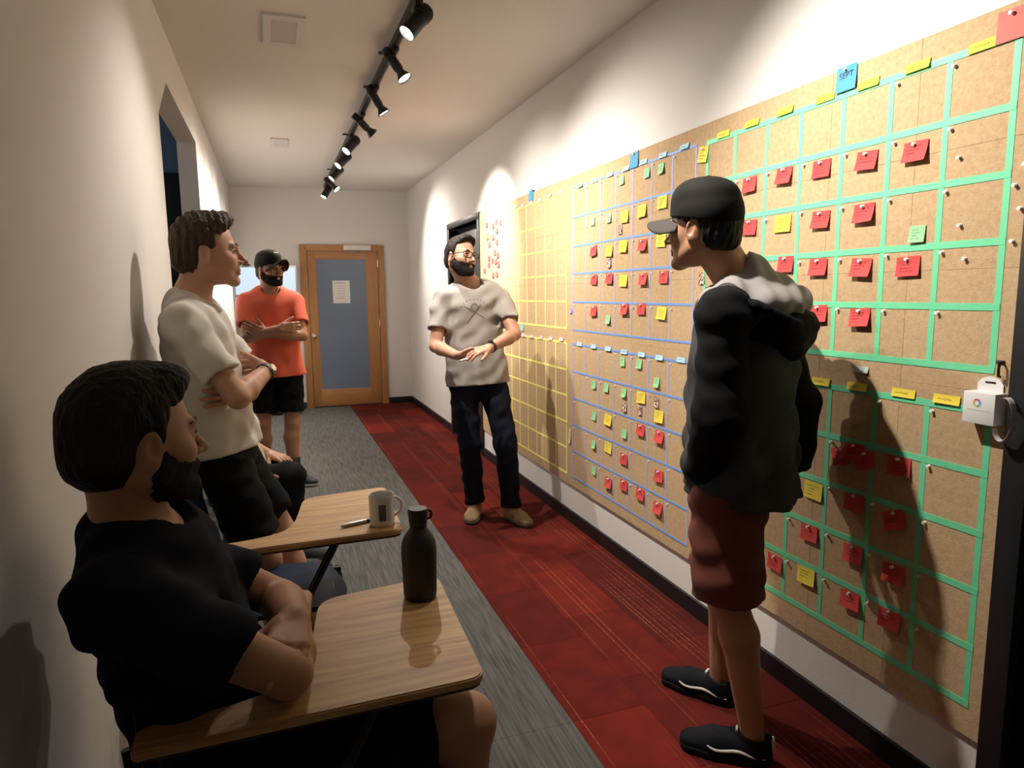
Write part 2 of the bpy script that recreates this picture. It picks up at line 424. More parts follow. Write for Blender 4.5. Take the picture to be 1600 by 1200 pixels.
def build_board():
    M = cork_mat()
    t = thing('pin_board', (XR, (BY0 + BY1) / 2, BZ0), 'long tan fibre pin board covering the right wall', 'pin board')
    MB().box((-.006, BY0 - t.location.y, 0), (0, BY1 - t.location.y, BZ1 - BZ0)).build('backing', mat('board_backing', (.2, .12, .06), .9), t)
    s = .305; meshes = {}
    ny = int(math.ceil((BY1 - BY0) / s)); nz = 6; sz = (BZ1 - BZ0) / nz
    for i in range(ny):
        y0 = BY0 + i * s; y1 = min(y0 + s, BY1); wd = round(y1 - y0, 3)
        if wd < .03: continue
        if wd not in meshes:
            q = MB(); hy, hz, c, g = wd / 2 - .0002, sz / 2 - .0002, .0006, .006
            v = [(0, -hy, -hz), (0, hy, -hz), (0, hy, hz), (0, -hy, hz), (-g + c, -hy, -hz), (-g + c, hy, -hz), (-g + c, hy, hz), (-g + c, -hy, hz),
                 (-g, -hy + c, -hz + c), (-g, hy - c, -hz + c), (-g, hy - c, hz - c), (-g, -hy + c, hz - c)]
            f = [(8, 11, 10, 9)]
            for a in range(4):
                b = (a + 1) % 4; f += [(a, 4 + a, 4 + b, b), (4 + a, 8 + a, 8 + b, 4 + b)]
            q.add(v, f); meshes[wd] = q.mesh('board_tile'); meshes[wd].materials.append(M)
        for j in range(nz):
            link_mesh('board_tile', meshes[wd], None, t, (-.006, (y0 + y1) / 2 - t.location.y, (j + .5) * sz))
build_board()

TAPE = {'green': mat('green_tape', (0.16, 0.68, 0.37), .55, bump=.1, bscale=300, var=.06, vscale=40),
        'blue': mat('blue_tape', (0.17, 0.34, 0.78), .55, bump=.1, bscale=300, var=.06, vscale=40),
        'lilac': mat('lilac_tape', (0.38, 0.40, 0.74), .55, bump=.1, bscale=300, var=.06, vscale=40),
        'yellow': mat('yellow_tape', (0.90, 0.85, 0.22), .55, bump=.1, bscale=300, var=.06, vscale=40)}
GRIDS = []
def grid(lab, place, y_right, y_left, z_top, z_bot, color, vcolor, tw, th):
    "seven columns by five rows of masking tape; columns counted from the far (left) side"
    t = thing('tape_calendar_grid', (BX, y_left, z_bot), lab, 'tape grid', 'tape calendar grids on the board')
    rnd = random.Random(lab)
    hx = .0009
    for c in range(8):
        y = y_left + (y_right - y_left) * c / 7 + rnd.uniform(-.002, .002); k = rnd.uniform(-.003, .003)
        z0, z1 = z_bot - .004, z_top + .004
        v = []
        for x in (0, -hx):
            v += [(x, y - tw / 2 - t.location.y, z0 - z_bot), (x, y + tw / 2 - t.location.y, z0 - z_bot), (x, y + tw / 2 + k - t.location.y, z1 - z_bot), (x, y - tw / 2 + k - t.location.y, z1 - z_bot)]
        MB().add(v, [(0, 1, 2, 3), (7, 6, 5, 4), (0, 4, 5, 1), (1, 5, 6, 2), (2, 6, 7, 3), (3, 7, 4, 0)]).build('vertical_tape_strip', TAPE[vcolor], t)
    hx = .0016
    for r in range(6):
        z = z_top + (z_bot - z_top) * r / 5 + rnd.uniform(-.002, .002); k = rnd.uniform(-.003, .003)
        ya, yb = y_right - tw / 2, y_left + tw / 2
        v = []
        for x in (0, -hx):
            v += [(x, ya - t.location.y, z - th / 2 - z_bot), (x, yb - t.location.y, z - th / 2 + k - z_bot), (x, yb - t.location.y, z + th / 2 + k - z_bot), (x, ya - t.location.y, z + th / 2 - z_bot)]
        MB().add(v, [(0, 1, 2, 3), (7, 6, 5, 4), (0, 4, 5, 1), (1, 5, 6, 2), (2, 6, 7, 3), (3, 7, 4, 0)]).build('horizontal_tape_strip', TAPE[color], t)
    GRIDS.append((place, y_right, y_left, z_top, z_bot))
grid('green tape calendar grid on upper board nearest the viewer', 'upper green grid', 1.176, 2.371, 1.995, 1.215, 'green', 'green', .017, .018)
grid('green tape calendar grid on lower board below the upper green one', 'lower green grid', 1.170, 2.365, 1.108, .328, 'green', 'green', .017, .018)
grid('blue tape calendar grid on upper middle of the board', 'upper blue grid', 2.454, 3.663, 2.004, 1.196, 'blue', 'lilac', .009, .010)
grid('blue tape calendar grid on lower middle of the board', 'lower blue grid', 2.456, 3.663, 1.108, .300, 'blue', 'lilac', .010, .010)
grid('yellow tape calendar grid on upper far end of the board', 'upper yellow grid', 3.755, 4.930, 1.995, 1.198, 'yellow', 'yellow', .013, .012)
grid('yellow tape calendar grid on lower far end of the board', 'lower yellow grid', 3.755, 4.930, 1.110, .301, 'yellow', 'yellow', .013, .012)

NOTES = [
    ('yellow_tab', 2.273, 2.009, 0.0),
    ('yellow_tab', 2.107, 2.012, 0.0),
    ('yellow_tab', 1.939, 2.013, 0.0),
    ('yellow_tab', 1.763, 2.009, 0.0),
    ('yellow_tab', 1.599, 2.006, 0.0),
    ('yellow_tab', 1.439, 2.006, 0.0),
    ('yellow_tab', 1.259, 2.001, 0.0),
    ('yellow_tab', 1.723, 1.12, 0.0),
    ('yellow_tab', 1.577, 1.122, 0.0),
    ('yellow_tab', 1.416, 1.124, 0.0),
    ('yellow_tab', 1.285, 1.125, 0.0),
    ('blue_month', 1.681, 2.044, 0.0),
    ('pink_square', 1.19, 2.025, 0.0),
    ('red', 2.109, 1.797, 2.0),
    ('red', 1.931, 1.801, -3.0),
    ('red', 1.764, 1.795, -1.0),
    ('red', 1.589, 1.789, -4.0),
    ('red', 1.428, 1.784, -1.0),
    ('red', 2.1, 1.644, -3.0),
    ('red', 1.757, 1.637, -2.0),
    ('red', 1.588, 1.639, 1.0),
    ('red', 1.907, 1.503, 0.0),
    ('red', 1.758, 1.488, 0.0),
    ('red', 1.587, 1.48, -2.0),
    ('red', 1.428, 1.477, 2.0),
    ('red', 1.748, 1.339, 3.0),
    ('red', 1.581, 1.332, 4.0),
    ('yellow', 1.929, 1.641, -1.0),
    ('green', 1.406, 1.563, 0.0),
    ('white_label', 1.567, 1.176, 0.0),
    ('red', 1.623, 0.895, 18.0),
    ('red', 1.573, 0.919, 4.0),
    ('red', 1.531, 0.903, 14.0),
    ('red', 1.413, 0.913, 4.0),
    ('red', 1.562, 0.762, 6.0),
    ('red', 1.417, 0.752, 24.0),
    ('red', 1.741, 0.603, 4.0),
    ('red', 1.555, 0.598, 3.0),
    ('red', 1.408, 0.592, 3.0),
    ('red', 1.898, 0.438, 0.0),
    ('red', 1.557, 0.446, 5.0),
    ('red', 1.411, 0.451, 5.0),
    ('yellow', 1.732, 0.752, 0.0),
    ('yellow', 1.745, 0.449, 4.0),
    ('sky_tab', 3.562, 2.008, 0.0),
    ('sky_tab', 3.383, 2.007, 0.0),
    ('sky_tab', 3.203, 2.01, 0.0),
    ('sky_tab', 3.035, 2.01, 0.0),
    ('sky_tab', 2.869, 2.013, 0.0),
    ('sky_tab', 2.701, 2.012, 0.0),
    ('sky_tab', 2.533, 2.015, 0.0),
    ('sky_tab', 3.566, 1.116, 0.0),
    ('sky_tab', 3.383, 1.116, 0.0),
    ('sky_tab', 3.208, 1.116, 0.0),
    ('sky_tab', 3.037, 1.113, 0.0),
    ('sky_tab', 2.861, 1.114, 0.0),
    ('sky_tab', 2.7, 1.113, 0.0),
    ('sky_tab', 2.526, 1.118, 0.0),
    ('blue_month', 2.955, 2.037, 0.0),
    ('yellow_pinned', 2.4, 1.958, -8.0),
    ('green', 3.079, 1.961, 3.0),
    ('green', 2.836, 1.957, 2.6),
    ('green', 2.715, 1.956, 3.6),
    ('green', 3.401, 1.794, 0.2),
    ('green', 3.212, 1.792, -2.0),
    ('green', 3.211, 1.27, 0.0),
    ('green', 3.05, 1.061, 4.5),
    ('green', 2.883, 1.066, -1.8),
    ('green', 2.721, 0.995, 1.0),
    ('green', 3.377, 0.902, 4.5),
    ('green', 3.225, 0.905, -0.9),
    ('green', 3.032, 0.904, 1.2),
    ('green', 3.373, 0.725, -2.4),
    ('green', 3.022, 0.693, -1.5),
    ('green', 3.374, 0.563, 4.5),
    ('green', 3.37, 0.411, -2.4),
    ('yellow', 3.045, 1.781, -1.0),
    ('yellow', 2.876, 1.79, 3.0),
    ('yellow', 2.7, 1.809, 0.5),
    ('yellow', 3.207, 1.625, -3.0),
    ('yellow', 3.053, 1.638, -2.0),
    ('yellow', 2.705, 1.641, -2.0),
    ('yellow', 3.049, 1.469, -2.0),
    ('yellow', 2.688, 1.317, -3.0),
    ('yellow', 2.86, 0.904, 3.0),
    ('yellow', 2.696, 0.838, 2.5),
    ('yellow', 3.202, 0.734, -3.0),
    ('yellow', 3.2, 0.582, -3.0),
    ('red', 3.385, 1.636, 4.5),
    ('red', 2.866, 1.632, 0.0),
    ('red', 3.379, 1.482, -3.0),
    ('red', 3.2, 1.484, -3.0),
    ('red', 2.856, 1.473, 3.0),
    ('red', 2.677, 1.478, 0.0),
    ('red', 3.381, 1.311, 4.5),
    ('red', 3.035, 1.328, 4.8),
    ('red', 2.871, 1.332, 2.1),
    ('red', 2.859, 0.744, 0.0),
    ('red', 2.688, 0.744, -1.8),
    ('red', 3.025, 0.559, 1.8),
    ('red', 2.687, 0.556, 4.5),
    ('red', 3.192, 0.389, 1.8),
    ('red', 3.022, 0.42, 1.8),
    ('red', 2.854, 0.423, -1.8),
    ('red', 2.69, 0.401, 0.0),
    ('photo', 3.089, 1.724, 1.7),
    ('photo', 2.706, 1.706, 3.0),
    ('photo', 3.203, 1.564, -1.3),
    ('photo', 2.389, 1.466, 3.6),
    ('photo', 2.72, 0.901, 2.6),
    ('photo', 3.022, 0.833, 2.0),
    ('photo', 2.871, 0.839, -2.5),
    ('purple', 3.686, 1.305, 0.0),
    ('slip', 3.701, 0.546, 0.0),
    ('pink_tab', 4.817, 2.004, 0.0),
    ('pink_tab', 4.649, 2.016, 0.0),
    ('pink_tab', 4.498, 2.011, 0.0),
    ('pink_tab', 4.332, 2.012, 0.0),
    ('pink_tab', 4.171, 2.006, 0.0),
    ('pink_tab', 4.01, 2.011, 0.0),
    ('pink_tab', 3.836, 2.01, 0.0),
    ('pink_tab', 4.503, 1.116, 0.0),
    ('pink_tab', 4.333, 1.117, 0.0),
    ('pink_tab', 4.166, 1.12, 0.0),
    ('pink_tab', 3.998, 1.123, 0.0),
    ('pink_tab', 3.828, 1.128, 0.0),
    ('blue_month', 4.331, 2.058, 0.0),
    ('cyan', 4.522, 1.172, 0.0),
    ('small_red', 5.33, 1.957, -7.0),
    ('small_red', 5.081, 1.958, 0.0),
    ('small_red', 5.163, 1.933, 7.0),
    ('small_red', 5.167, 1.847, -1.0),
    ('small_red', 5.267, 1.796, 6.0),
    ('small_red', 5.075, 1.804, -2.0),
    ('small_red', 5.071, 1.892, 5.0),
    ('small_red', 5.133, 1.726, -3.0),
    ('small_red', 5.054, 1.701, 4.0),
    ('small_red', 5.287, 1.692, -4.0),
    ('small_red', 5.19, 1.666, 3.0),
    ('small_red', 5.29, 1.637, -5.0),
    ('small_red', 5.044, 1.631, 2.0),
    ('small_red', 5.41, 1.594, -6.0),
    ('small_red', 5.182, 1.553, 1.0),
    ('small_red', 5.087, 1.559, -7.0),
    ('small_red', 4.973, 1.943, 0.0),
    ('small_red', 5.109, 1.659, 7.0),
    ('orange', 5.321, 1.863, 8.0),
]

NOTE_STYLE = {  # colour, width, height, name, plain words, writing, pinned
    'red': ((0.62, 0.055, 0.055), .074, .054, 'sticky_note', 'red sticky note', True, True),
    'yellow': ((0.80, 0.66, 0.07), .078, .057, 'sticky_note', 'yellow sticky note', True, False),
    'green': ((0.30, 0.66, 0.33), .048, .045, 'sticky_note', 'pale green sticky note', True, False),
    'yellow_tab': ((0.85, 0.68, 0.06), .075, .024, 'header_label', 'narrow yellow header label', True, False),
    'sky_tab': ((0.40, 0.66, 0.82), .064, .022, 'header_label', 'narrow light blue header label', True, False),
    'pink_tab': ((0.86, 0.50, 0.52), .058, .020, 'header_label', 'narrow pink header label', False, False),
    'blue_month': ((0.06, 0.29, 0.48), .076, .074, 'sticky_note', 'teal blue month note', False, True),
    'pink_square': ((0.80, 0.15, 0.13), .076, .072, 'sticky_note', 'salmon pink square note', False, True),
    'white_label': ((0.52, 0.62, 0.58), .056, .019, 'header_label', 'pale grey typed label', True, False),
    'yellow_pinned': ((0.85, 0.68, 0.07), .062, .062, 'sticky_note', 'square yellow note hanging askew', True, True),
    'photo': ((0.4, 0.3, 0.25), .036, .048, 'photo_print', 'small portrait photo print', False, False),
    'purple': ((0.36, 0.22, 0.62), .034, .026, 'sticky_note', 'tiny purple note', False, False),
    'slip': ((0.72, 0.66, 0.30), .03, .09, 'paper_slip', 'narrow yellowish paper slip', True, False),
    'cyan': ((0.20, 0.62, 0.60), .05, .05, 'sticky_note', 'turquoise note', False, False),
    'small_red': ((0.66, 0.10, 0.10), .056, .042, 'sticky_note', 'small red note', True, False),
    'orange': ((0.80, 0.30, 0.05), .05, .05, 'sticky_note', 'small orange note', False, False),
}
def photo_mat():
    m = mat('photo_print', (.3, .2, .17), .35)
    nt, b, N, L = nodes_of(m)
    tc = N.new('ShaderNodeTexCoord'); oi = N.new('ShaderNodeObjectInfo')
    ad = N.new('ShaderNodeVectorMath'); ad.operation = 'ADD'; L.new(tc.outputs['Object'], ad.inputs[0])
    cx = N.new('ShaderNodeCombineXYZ'); L.new(mathn(nt, 'MULTIPLY', oi.outputs['Random'], 9.0), cx.inputs[0]); L.new(cx.outputs[0], ad.inputs[1])
    n = N.new('ShaderNodeTexNoise'); n.inputs['Scale'].default_value = 4; n.inputs['Detail'].default_value = 2; L.new(ad.outputs[0], n.inputs['Vector'])
    r = N.new('ShaderNodeValToRGB'); e = r.color_ramp.elements
    e[0].position = .40; e[0].color = (.03, .02, .02, 1); e[1].position = .58; e[1].color = (.75, .65, .6, 1); q = e.new(.48); q.color = (.35, .14, .10, 1)
    L.new(n.outputs['Fac'], r.inputs[0]); L.new(r.outputs[0], b.inputs['Base Color']); return m

def sheet_mesh(name, curl, seed):
    "unit sheet in the YZ plane (y -.5...5, z -.5...5), foot of the sheet lifted off the board by curl"
    n = 6; v = []; f = []
    rnd = random.Random(seed); tw = rnd.uniform(-.4, .4)
    def off(y, z): 
        k = max(0, .5 - z); return curl * (k ** 1.7) * (1 + tw * y)
    for s, th in ((0, .0), (1, .0004)):
        for i in range(n + 1):
            z = .5 - i / n
            for y in (-.5, .5): v.append((-.0022 - off(y, z) - th, y, z))
    m = 2 * (n + 1)
    for i in range(n):
        a = 2 * i; f.append((a, a + 2, a + 3, a + 1)); f.append((m + a, m + a + 1, m + a + 3, m + a + 2))
        f.append((a, m + a, m + a + 2, a + 2)); f.append((a + 1, a + 3, m + a + 3, m + a + 1))
    f.append((0, 1, m + 1, m)); e = 2 * n; f.append((e, m + e, m + e + 1, e + 1))
    me = bpy.data.meshes.new(name); me.from_pydata(v, [], f); me.update(); return me, off

def scribble(off, seed, wide):
    rnd = random.Random(seed); b = MB()
    rows = 1 if wide else rnd.choice((3, 4))
    for r in range(rows):
        z = 0 if wide else .26 - r * .17
        y0 = .36; y1 = y0 - rnd.uniform(.35, .72); y = y0; k = 0
        pts = []
        while y > y1:
            pts.append((y, z + (rnd.uniform(.01, .05) if k % 2 else rnd.uniform(-.05, -.01)) * (3 if wide else 1))); y -= rnd.uniform(.02, .045); k += 1
        wln = .012 if not wide else .03
        for (ya, za), (yb, zb) in zip(pts[:-1], pts[1:]):
            if rnd.random() < .12: continue
            xa = -.0030 - off(ya, za); xb = -.0030 - off(yb, zb)
            b.add([(xa, ya, za - wln), (xa, ya, za + wln), (xb, yb, zb + wln), (xb, yb, zb - wln)], [(0, 1, 2, 3)])
    return b.mesh('handwriting')

def build_notes():
    ink = mat('black_ink', (.03, .02, .025), .8)
    sheets = {}
    def where(y, z):
        for place, yr, yl, zt, zb in GRIDS:
            if yr - .03 < y < yl + .03 and zb - .03 < z < zt + .075:
                c = min(6, max(0, int((yl - y) / (yl - yr) * 7))); r = int((zt - z) / (zt - zb) * 5) if z < zt else -1
                return place, c, r
        return None, 0, 0
    ords = ['first', 'second', 'third', 'fourth', 'fifth', 'sixth', 'seventh']
    pin_mesh = MB().lathe([(0, .0), (.0045, .0), (.005, .0015), (.0042, .003), (.0030, .004), (.0030, .006), (.0044, .0075), (.0046, .0095), (0, .010)], (0, 0, 0), (-1, 0, 0), 12).mesh('push_pin')
    pin_mesh.materials.append(mat('white_pin', (.88, .87, .84), .35))
    used = {}
    for i, (kind, y, z, rot) in enumerate(NOTES):
        color, w_, h_, name, words, writing, pinned = NOTE_STYLE[kind]
        var = i % 3
        key = (kind, var)
        if key not in sheets:
            curl = {'red': .006, 'yellow': .004, 'green': .004}.get(kind, .003) * (1 + .5 * var)
            me, off = sheet_mesh(name, curl, kind + str(var))
            me.materials.append(photo_mat() if kind == 'photo' else mat('paper_' + kind, color, .75, var=.05, vscale=3))
            sc = None
            if writing: sc = scribble(off, kind + str(var), kind in ('yellow_tab', 'sky_tab')); sc.materials.append(ink)
            sheets[key] = (me, sc)
        me, sc = sheets[key]
        place, c, r = where(y, z)
        if kind in ('small_red', 'orange'):
            zs = sorted([n[2] + n[1] * 1e-3 for n in NOTES if n[0] == 'small_red'], reverse=True); nth = ['topmost', 'second', 'third', 'fourth', 'fifth', 'sixth', 'seventh', 'eighth', 'ninth', 'tenth', 'eleventh', 'twelfth', 'thirteenth', 'fourteenth', 'fifteenth', 'sixteenth', 'seventeenth', 'lowest'][min(17, zs.index(z + y * 1e-3))] if kind == 'small_red' else ''
            lab = words + ', %s from the top in the loose cluster beside the dark doorway' % nth; grp = 'loose red notes by the dark doorway'
            if kind == 'orange': lab = 'small orange note among the red cluster beside the dark doorway'
        elif place is None:
            lab = {'purple': 'tiny purple note between the yellow and blue upper grids', 'slip': 'narrow yellowish paper slip between the lower yellow and blue grids',
                   'yellow_pinned': 'square yellow note hanging askew between blue and green upper grids',
                   'photo': 'small portrait photo print between blue and green upper grids'}.get(kind, words + ' on the pin board')
            grp = 'notes on the pin board'
        elif r < 0:
            lab = '%s above %s column of the %s' % (words, ords[c], place); grp = 'header labels of the ' + place
            if kind == 'blue_month': lab = '%s on top of the %s' % (words, place)
        else:
            lab = '%s in %s row, %s column of the %s' % (words, ords[min(r, 4)], ords[c], place); grp = 'notes in the ' + place
        used[lab] = used.get(lab, 0) + 1
        if used[lab] > 1 and kind not in ('small_red',): lab += ', ' + {2: 'to the right', 3: 'lowest'}.get(used[lab], 'extra')
        o = link_mesh(name, me, None, None, (BX, y, z)); o.scale = (1, w_, h_); o.rotation_euler = (math.radians(-rot), 0, 0)
        cat = 'photo' if kind == 'photo' else ('label' if 'label' in name else 'note')
        props(o, lab, cat, grp)
        if sc is not None:
            link_mesh('handwriting', sc, None, o)
        if pinned and kind not in ('small_red',):
            p = link_mesh('push_pin', pin_mesh, None, None, (BX - .002, y + .004, z + h_ * .36))
            props(p, 'white pin through the ' + lab.replace(' in ', ', ').replace(' column of the', ' column,').replace(' sticky note', ' note').replace(', to the right', ', right one').replace(' hanging askew', ''), 'push pin', 'white push pins on the board')
    # month names written on the three big header notes
    for (kind, y, z, rot) in NOTES:
        if kind != 'blue_month' or y > 2: continue
        cu = bpy.data.curves.new('month_text', 'FONT'); cu.body = 'SEPT'; cu.size = .026; cu.align_x = 'CENTER'; cu.align_y = 'CENTER'
        tmp = bpy.data.objects.new('tmp', cu); COL.objects.link(tmp)
        bpy.context.view_layer.update()
        me = bpy.data.meshes.new_from_object(tmp.evaluated_get(bpy.context.evaluated_depsgraph_get()))
        bpy.data.objects.remove(tmp)
        me.transform(Matrix(((0, 0, 1, 0), (-1, 0, 0, 0), (0, 1, 0, 0), (0, 0, 0, 1))))
        me.materials.clear(); me.materials.append(ink)
        for o in COL.objects:
            if o.get('label', '').startswith('teal blue month note on top of the upper green'):
                # parent carries a scale: undo it in the mesh
                for vtx in me.vertices: vtx.co = Vector((vtx.co.x - .0045, vtx.co.y / .076, vtx.co.z / .074 + .12))
                link_mesh('month_lettering', me, None, o)
    # pins in the corner of each day
    for place, yr, yl, zt, zb in GRIDS:
        if 'yellow' in place: continue
        rnd = random.Random(place)
        for r in range(5):
            for c in range(7):
                if r == 0 and c not in (5, 6) and 'green' in place: continue
                y = yl + (yr - yl) * c / 7 - .018 + rnd.uniform(-.003, .003); z = zt + (zb - zt) * r / 5 - .019 + rnd.uniform(-.003, .003)
                if any(abs(y - n[1]) < NOTE_STYLE[n[0]][1] / 2 + .006 and abs(z - n[2]) < NOTE_STYLE[n[0]][2] / 2 + .006 for n in NOTES): continue
                p = link_mesh('push_pin', pin_mesh, None, None, (BX, y, z))
                if 'blue' in place: p.scale = (.7, .7, .7)
                props(p, 'white push pin at top left of %s row, %s column of the %s' % (ords[r], ords[c], place), 'push pin', 'white push pins on the board')
    for y, z, wd in ((1.135, 1.70, 'beside the second row of'), (1.138, 1.60, 'beside the third row of'), (1.155, 1.655, 'on the right tape of'), (1.150, 1.525, 'level with the fourth row of'), (1.30, 1.745, 'inside the last column second row of'), (1.285, 1.575, 'inside the last column third row of'), (1.265, 1.49, 'inside the last column fourth row of')):
        p = link_mesh('push_pin', pin_mesh, None, None, (BX, y, z))
        props(p, 'loose white push pin %s the upper green grid' % wd, 'push pin', 'white push pins on the board')
build_notes()

def build_small_on_board():
    # white hang-tab box with a strap
    wm = mat('white_card', (.80, .79, .80), .5)
    t = thing('product_box', (BX, 1.172, 1.083), 'small white cardboard box with hang tab and colour wheel logo', 'box')
    w2 = .040; dp = .040
    MB().bbox((-dp, -w2, 0), (0, w2, .078), .0015).build('carton', wm, t)
    tab = [(-.032, .076), (.032, .076), (.032, .098), (.022, .110), (.004, .116), (-.004, .116), (-.022, .110), (-.032, .098)]
    MB().prism(tab, 0, -.004, -.002).build('hang_tab', wm, t)
    MB().bbox((-.0048, -.013, .0985), (-.0041, .013, .1035), .0003).build('hang_hole', mat('hole_dark', (.02, .02, .02), .9), t)
    cols = [(.75, .12, .08), (.85, .45, .05), (.75, .68, .08), (.15, .55, .25), (.12, .35, .75), (.45, .15, .6)]
    for k in range(6):
        b = MB(); c = (0.004, .052)
        pts = []
        for j in range(6):
            a = math.radians(k * 60 + j * 10.5 + 90); pts.append((a, .010))
        v = [(-dp - .0004, c[0] - math.cos(a) * .0105, c[1] + math.sin(a) * .0105) for a, _ in pts] + [(-dp - .0004, c[0] - math.cos(a) * .0055, c[1] + math.sin(a) * .0055) for a, _ in pts]
        b.add(v, [(j, j + 1, 7 + j, 6 + j) for j in range(5)])
        b.build('logo_segment', mat('logo_%d' % k, cols[k], .5), t)
    b = MB(); rnd = random.Random(4); y = .030
    while y > -.026:
        wl = rnd.uniform(.0012, .0028); b.box((-dp - .0004, y - wl, .0325), (-dp, y, .0345)); y -= wl + .0012
    b.build('caption_print', mat('caption_grey', (.55, .5, .5), .7), t)
    # strap loop hanging at the right side
    n = 26; pts = []
    for i in range(n):
        a = math.radians(100 - i * 250 / (n - 1)); pts.append((-.030 - .012 * math.sin(i / n * 3), -.036 - .026 - .026 * math.cos(a), .022 + .052 * math.sin(a)))
    v = []; f = []
    for (x, y, z) in pts:
        v += [(x - .009, y, z), (x + .009, y, z), (x + .009, y, z - .0015), (x - .009, y, z - .0015)]
    for i in range(n - 1):
        for k in range(4):
            f.append((4 * i + k, 4 * i + (k + 1) % 4, 4 * i + 4 + (k + 1) % 4, 4 * i + 4 + k))
    f += [(3, 2, 1, 0), tuple(4 * (n - 1) + k for k in range(4))]
    MB().add(v, f, True).build('wrist_strap', mat('grey_strap', (.55, .53, .52), .7), t)
    # small black hook screwed to the board edge
    h = thing('wall_hook', (BX, 1.150, 1.235), 'small dark metal hook at the right edge of the pin board', 'hook')
    MB().bbox((-.003, -.006, -.004), (0, .014, .006), .001).build('hook_plate', mat('rust_brown', (.09, .06, .045), .6, .5), h)
    MB().tube([(-.003, -.002, .002), (-.014, -.003, .002), (-.016, -.003, -.014), (-.015, -.003, -.032), (-.008, -.003, -.034)], .0032, 8).build('hook_arm', mat('hook_black', (.015, .013, .012), .5, .5), h)
    MB().tube([(-.002, -.004, -.03), (-.002, -.007, -.05), (-.002, -.011, -.064)], .0006, 6).build('hook_thread', mat('thread', (.2, .15, .1), .8), h)
build_small_on_board()

# ------------------------------------------------------------------ tablet arm chairs and the things on them
def oak_top():
    m = mat('oak_laminate', (.46, .28, .12), .5)
    nt, b, N, L = nodes_of(m)
    tc = N.new('ShaderNodeTexCoord'); mp = N.new('ShaderNodeMapping'); mp.inputs['Scale'].default_value = (2.2, 26, 26)
    L.new(tc.outputs['Object'], mp.inputs[0])
    n = N.new('ShaderNodeTexNoise'); n.inputs['Scale'].default_value = 2.2; n.inputs['Detail'].default_value = 6; n.inputs['Distortion'].default_value = .6
    L.new(mp.outputs[0], n.inputs['Vector'])
    r = N.new('ShaderNodeValToRGB'); e = r.color_ramp.elements
    e[0].position = .30; e[0].color = (.34, .185, .072, 1); e[1].position = .68; e[1].color = (.56, .35, .16, 1)
    L.new(n.outputs['Fac'], r.inputs[0]); L.new(r.outputs[0], b.inputs['Base Color'])
    return m

def rounded(poly, rad, seg=6):
    out = []; n = len(poly)
    for i in range(n):
        p = Vector(poly[i]); a = Vector(poly[i - 1]) - p; b = Vector(poly[(i + 1) % n]) - p
        r = rad[i]
        if r <= 0: out.append(tuple(p)); continue
        la, lb = min(r, a.length * .49), min(r, b.length * .49); a.normalize(); b.normalize()
        s, t = p + a * la, p + b * lb
        for k in range(seg + 1):
            u = k / seg; q = s * (1 - u) ** 2 + p * 2 * u * (1 - u) + t * u * u; out.append(tuple(q))
    return out

def slab(poly, z0, z1, bev):
    bm = bmesh.new()
    vs = [bm.verts.new((x, y, z0)) for x, y in poly]
    f = bm.faces.new(vs)
    if f.normal.z > 0: f.normal_flip()
    ret = bmesh.ops.extrude_face_region(bm, geom=[f])
    for g in ret['geom']:
        if isinstance(g, bmesh.types.BMVert): g.co.z = z1
    bm.normal_update()
    ed = [e for e in bm.edges if abs(e.verts[0].co.z - e.verts[1].co.z) < 1e-6]
    bmesh.ops.bevel(bm, geom=ed, offset=bev, segments=2, affect='EDGES')
    bmesh.ops.recalc_face_normals(bm, faces=bm.faces[:])
    bm.verts.index_update()
    b = MB().add([v.co.copy() for v in bm.verts], [[v.index for v in q.verts] for q in bm.faces]); bm.free(); return b

def shell_grid(fn, nu, nv, th, name, m, parent):
    "fn(u,v) -> point on a curved sheet; closed with thickness th along the sheet normal"
    P = [[Vector(fn(i / nu, j / nv)) for j in range(nv + 1)] for i in range(nu + 1)]
    v = []; N = []
    for i in range(nu + 1):
        for j in range(nv + 1):
            a = P[min(i + 1, nu)][j] - P[max(i - 1, 0)][j]; b = P[i][min(j + 1, nv)] - P[i][max(j - 1, 0)]
            N.append(a.cross(b).normalized()); v.append(P[i][j])
    k = len(v); v2 = [p - n * th for p, n in zip(v, N)]
    id = lambda i, j: i * (nv + 1) + j
    f = []
    for i in range(nu):
        for j in range(nv):
            q = (id(i, j), id(i + 1, j), id(i + 1, j + 1), id(i, j + 1)); f.append(q); f.append(tuple(k + x for x in reversed(q)))
    rim = [id(i, 0) for i in range(nu + 1)] + [id(nu, j) for j in range(1, nv + 1)] + [id(i, nv) for i in range(nu - 1, -1, -1)] + [id(0, j) for j in range(nv - 1, 0, -1)]
    for a, b in zip(rim, rim[1:] + rim[:1]): f.append((b, a, k + a, k + b))
    return MB().add(v + v2, f, True).build(name, m, parent)

def squircle(u, v, p=.5):
    "square [0,1]^2 -> rounded square [-1,1]^2"
    x, y = 2 * u - 1, 2 * v - 1
    return x * math.sqrt(1 - p * y * y / 2), y * math.sqrt(1 - p * x * x / 2)

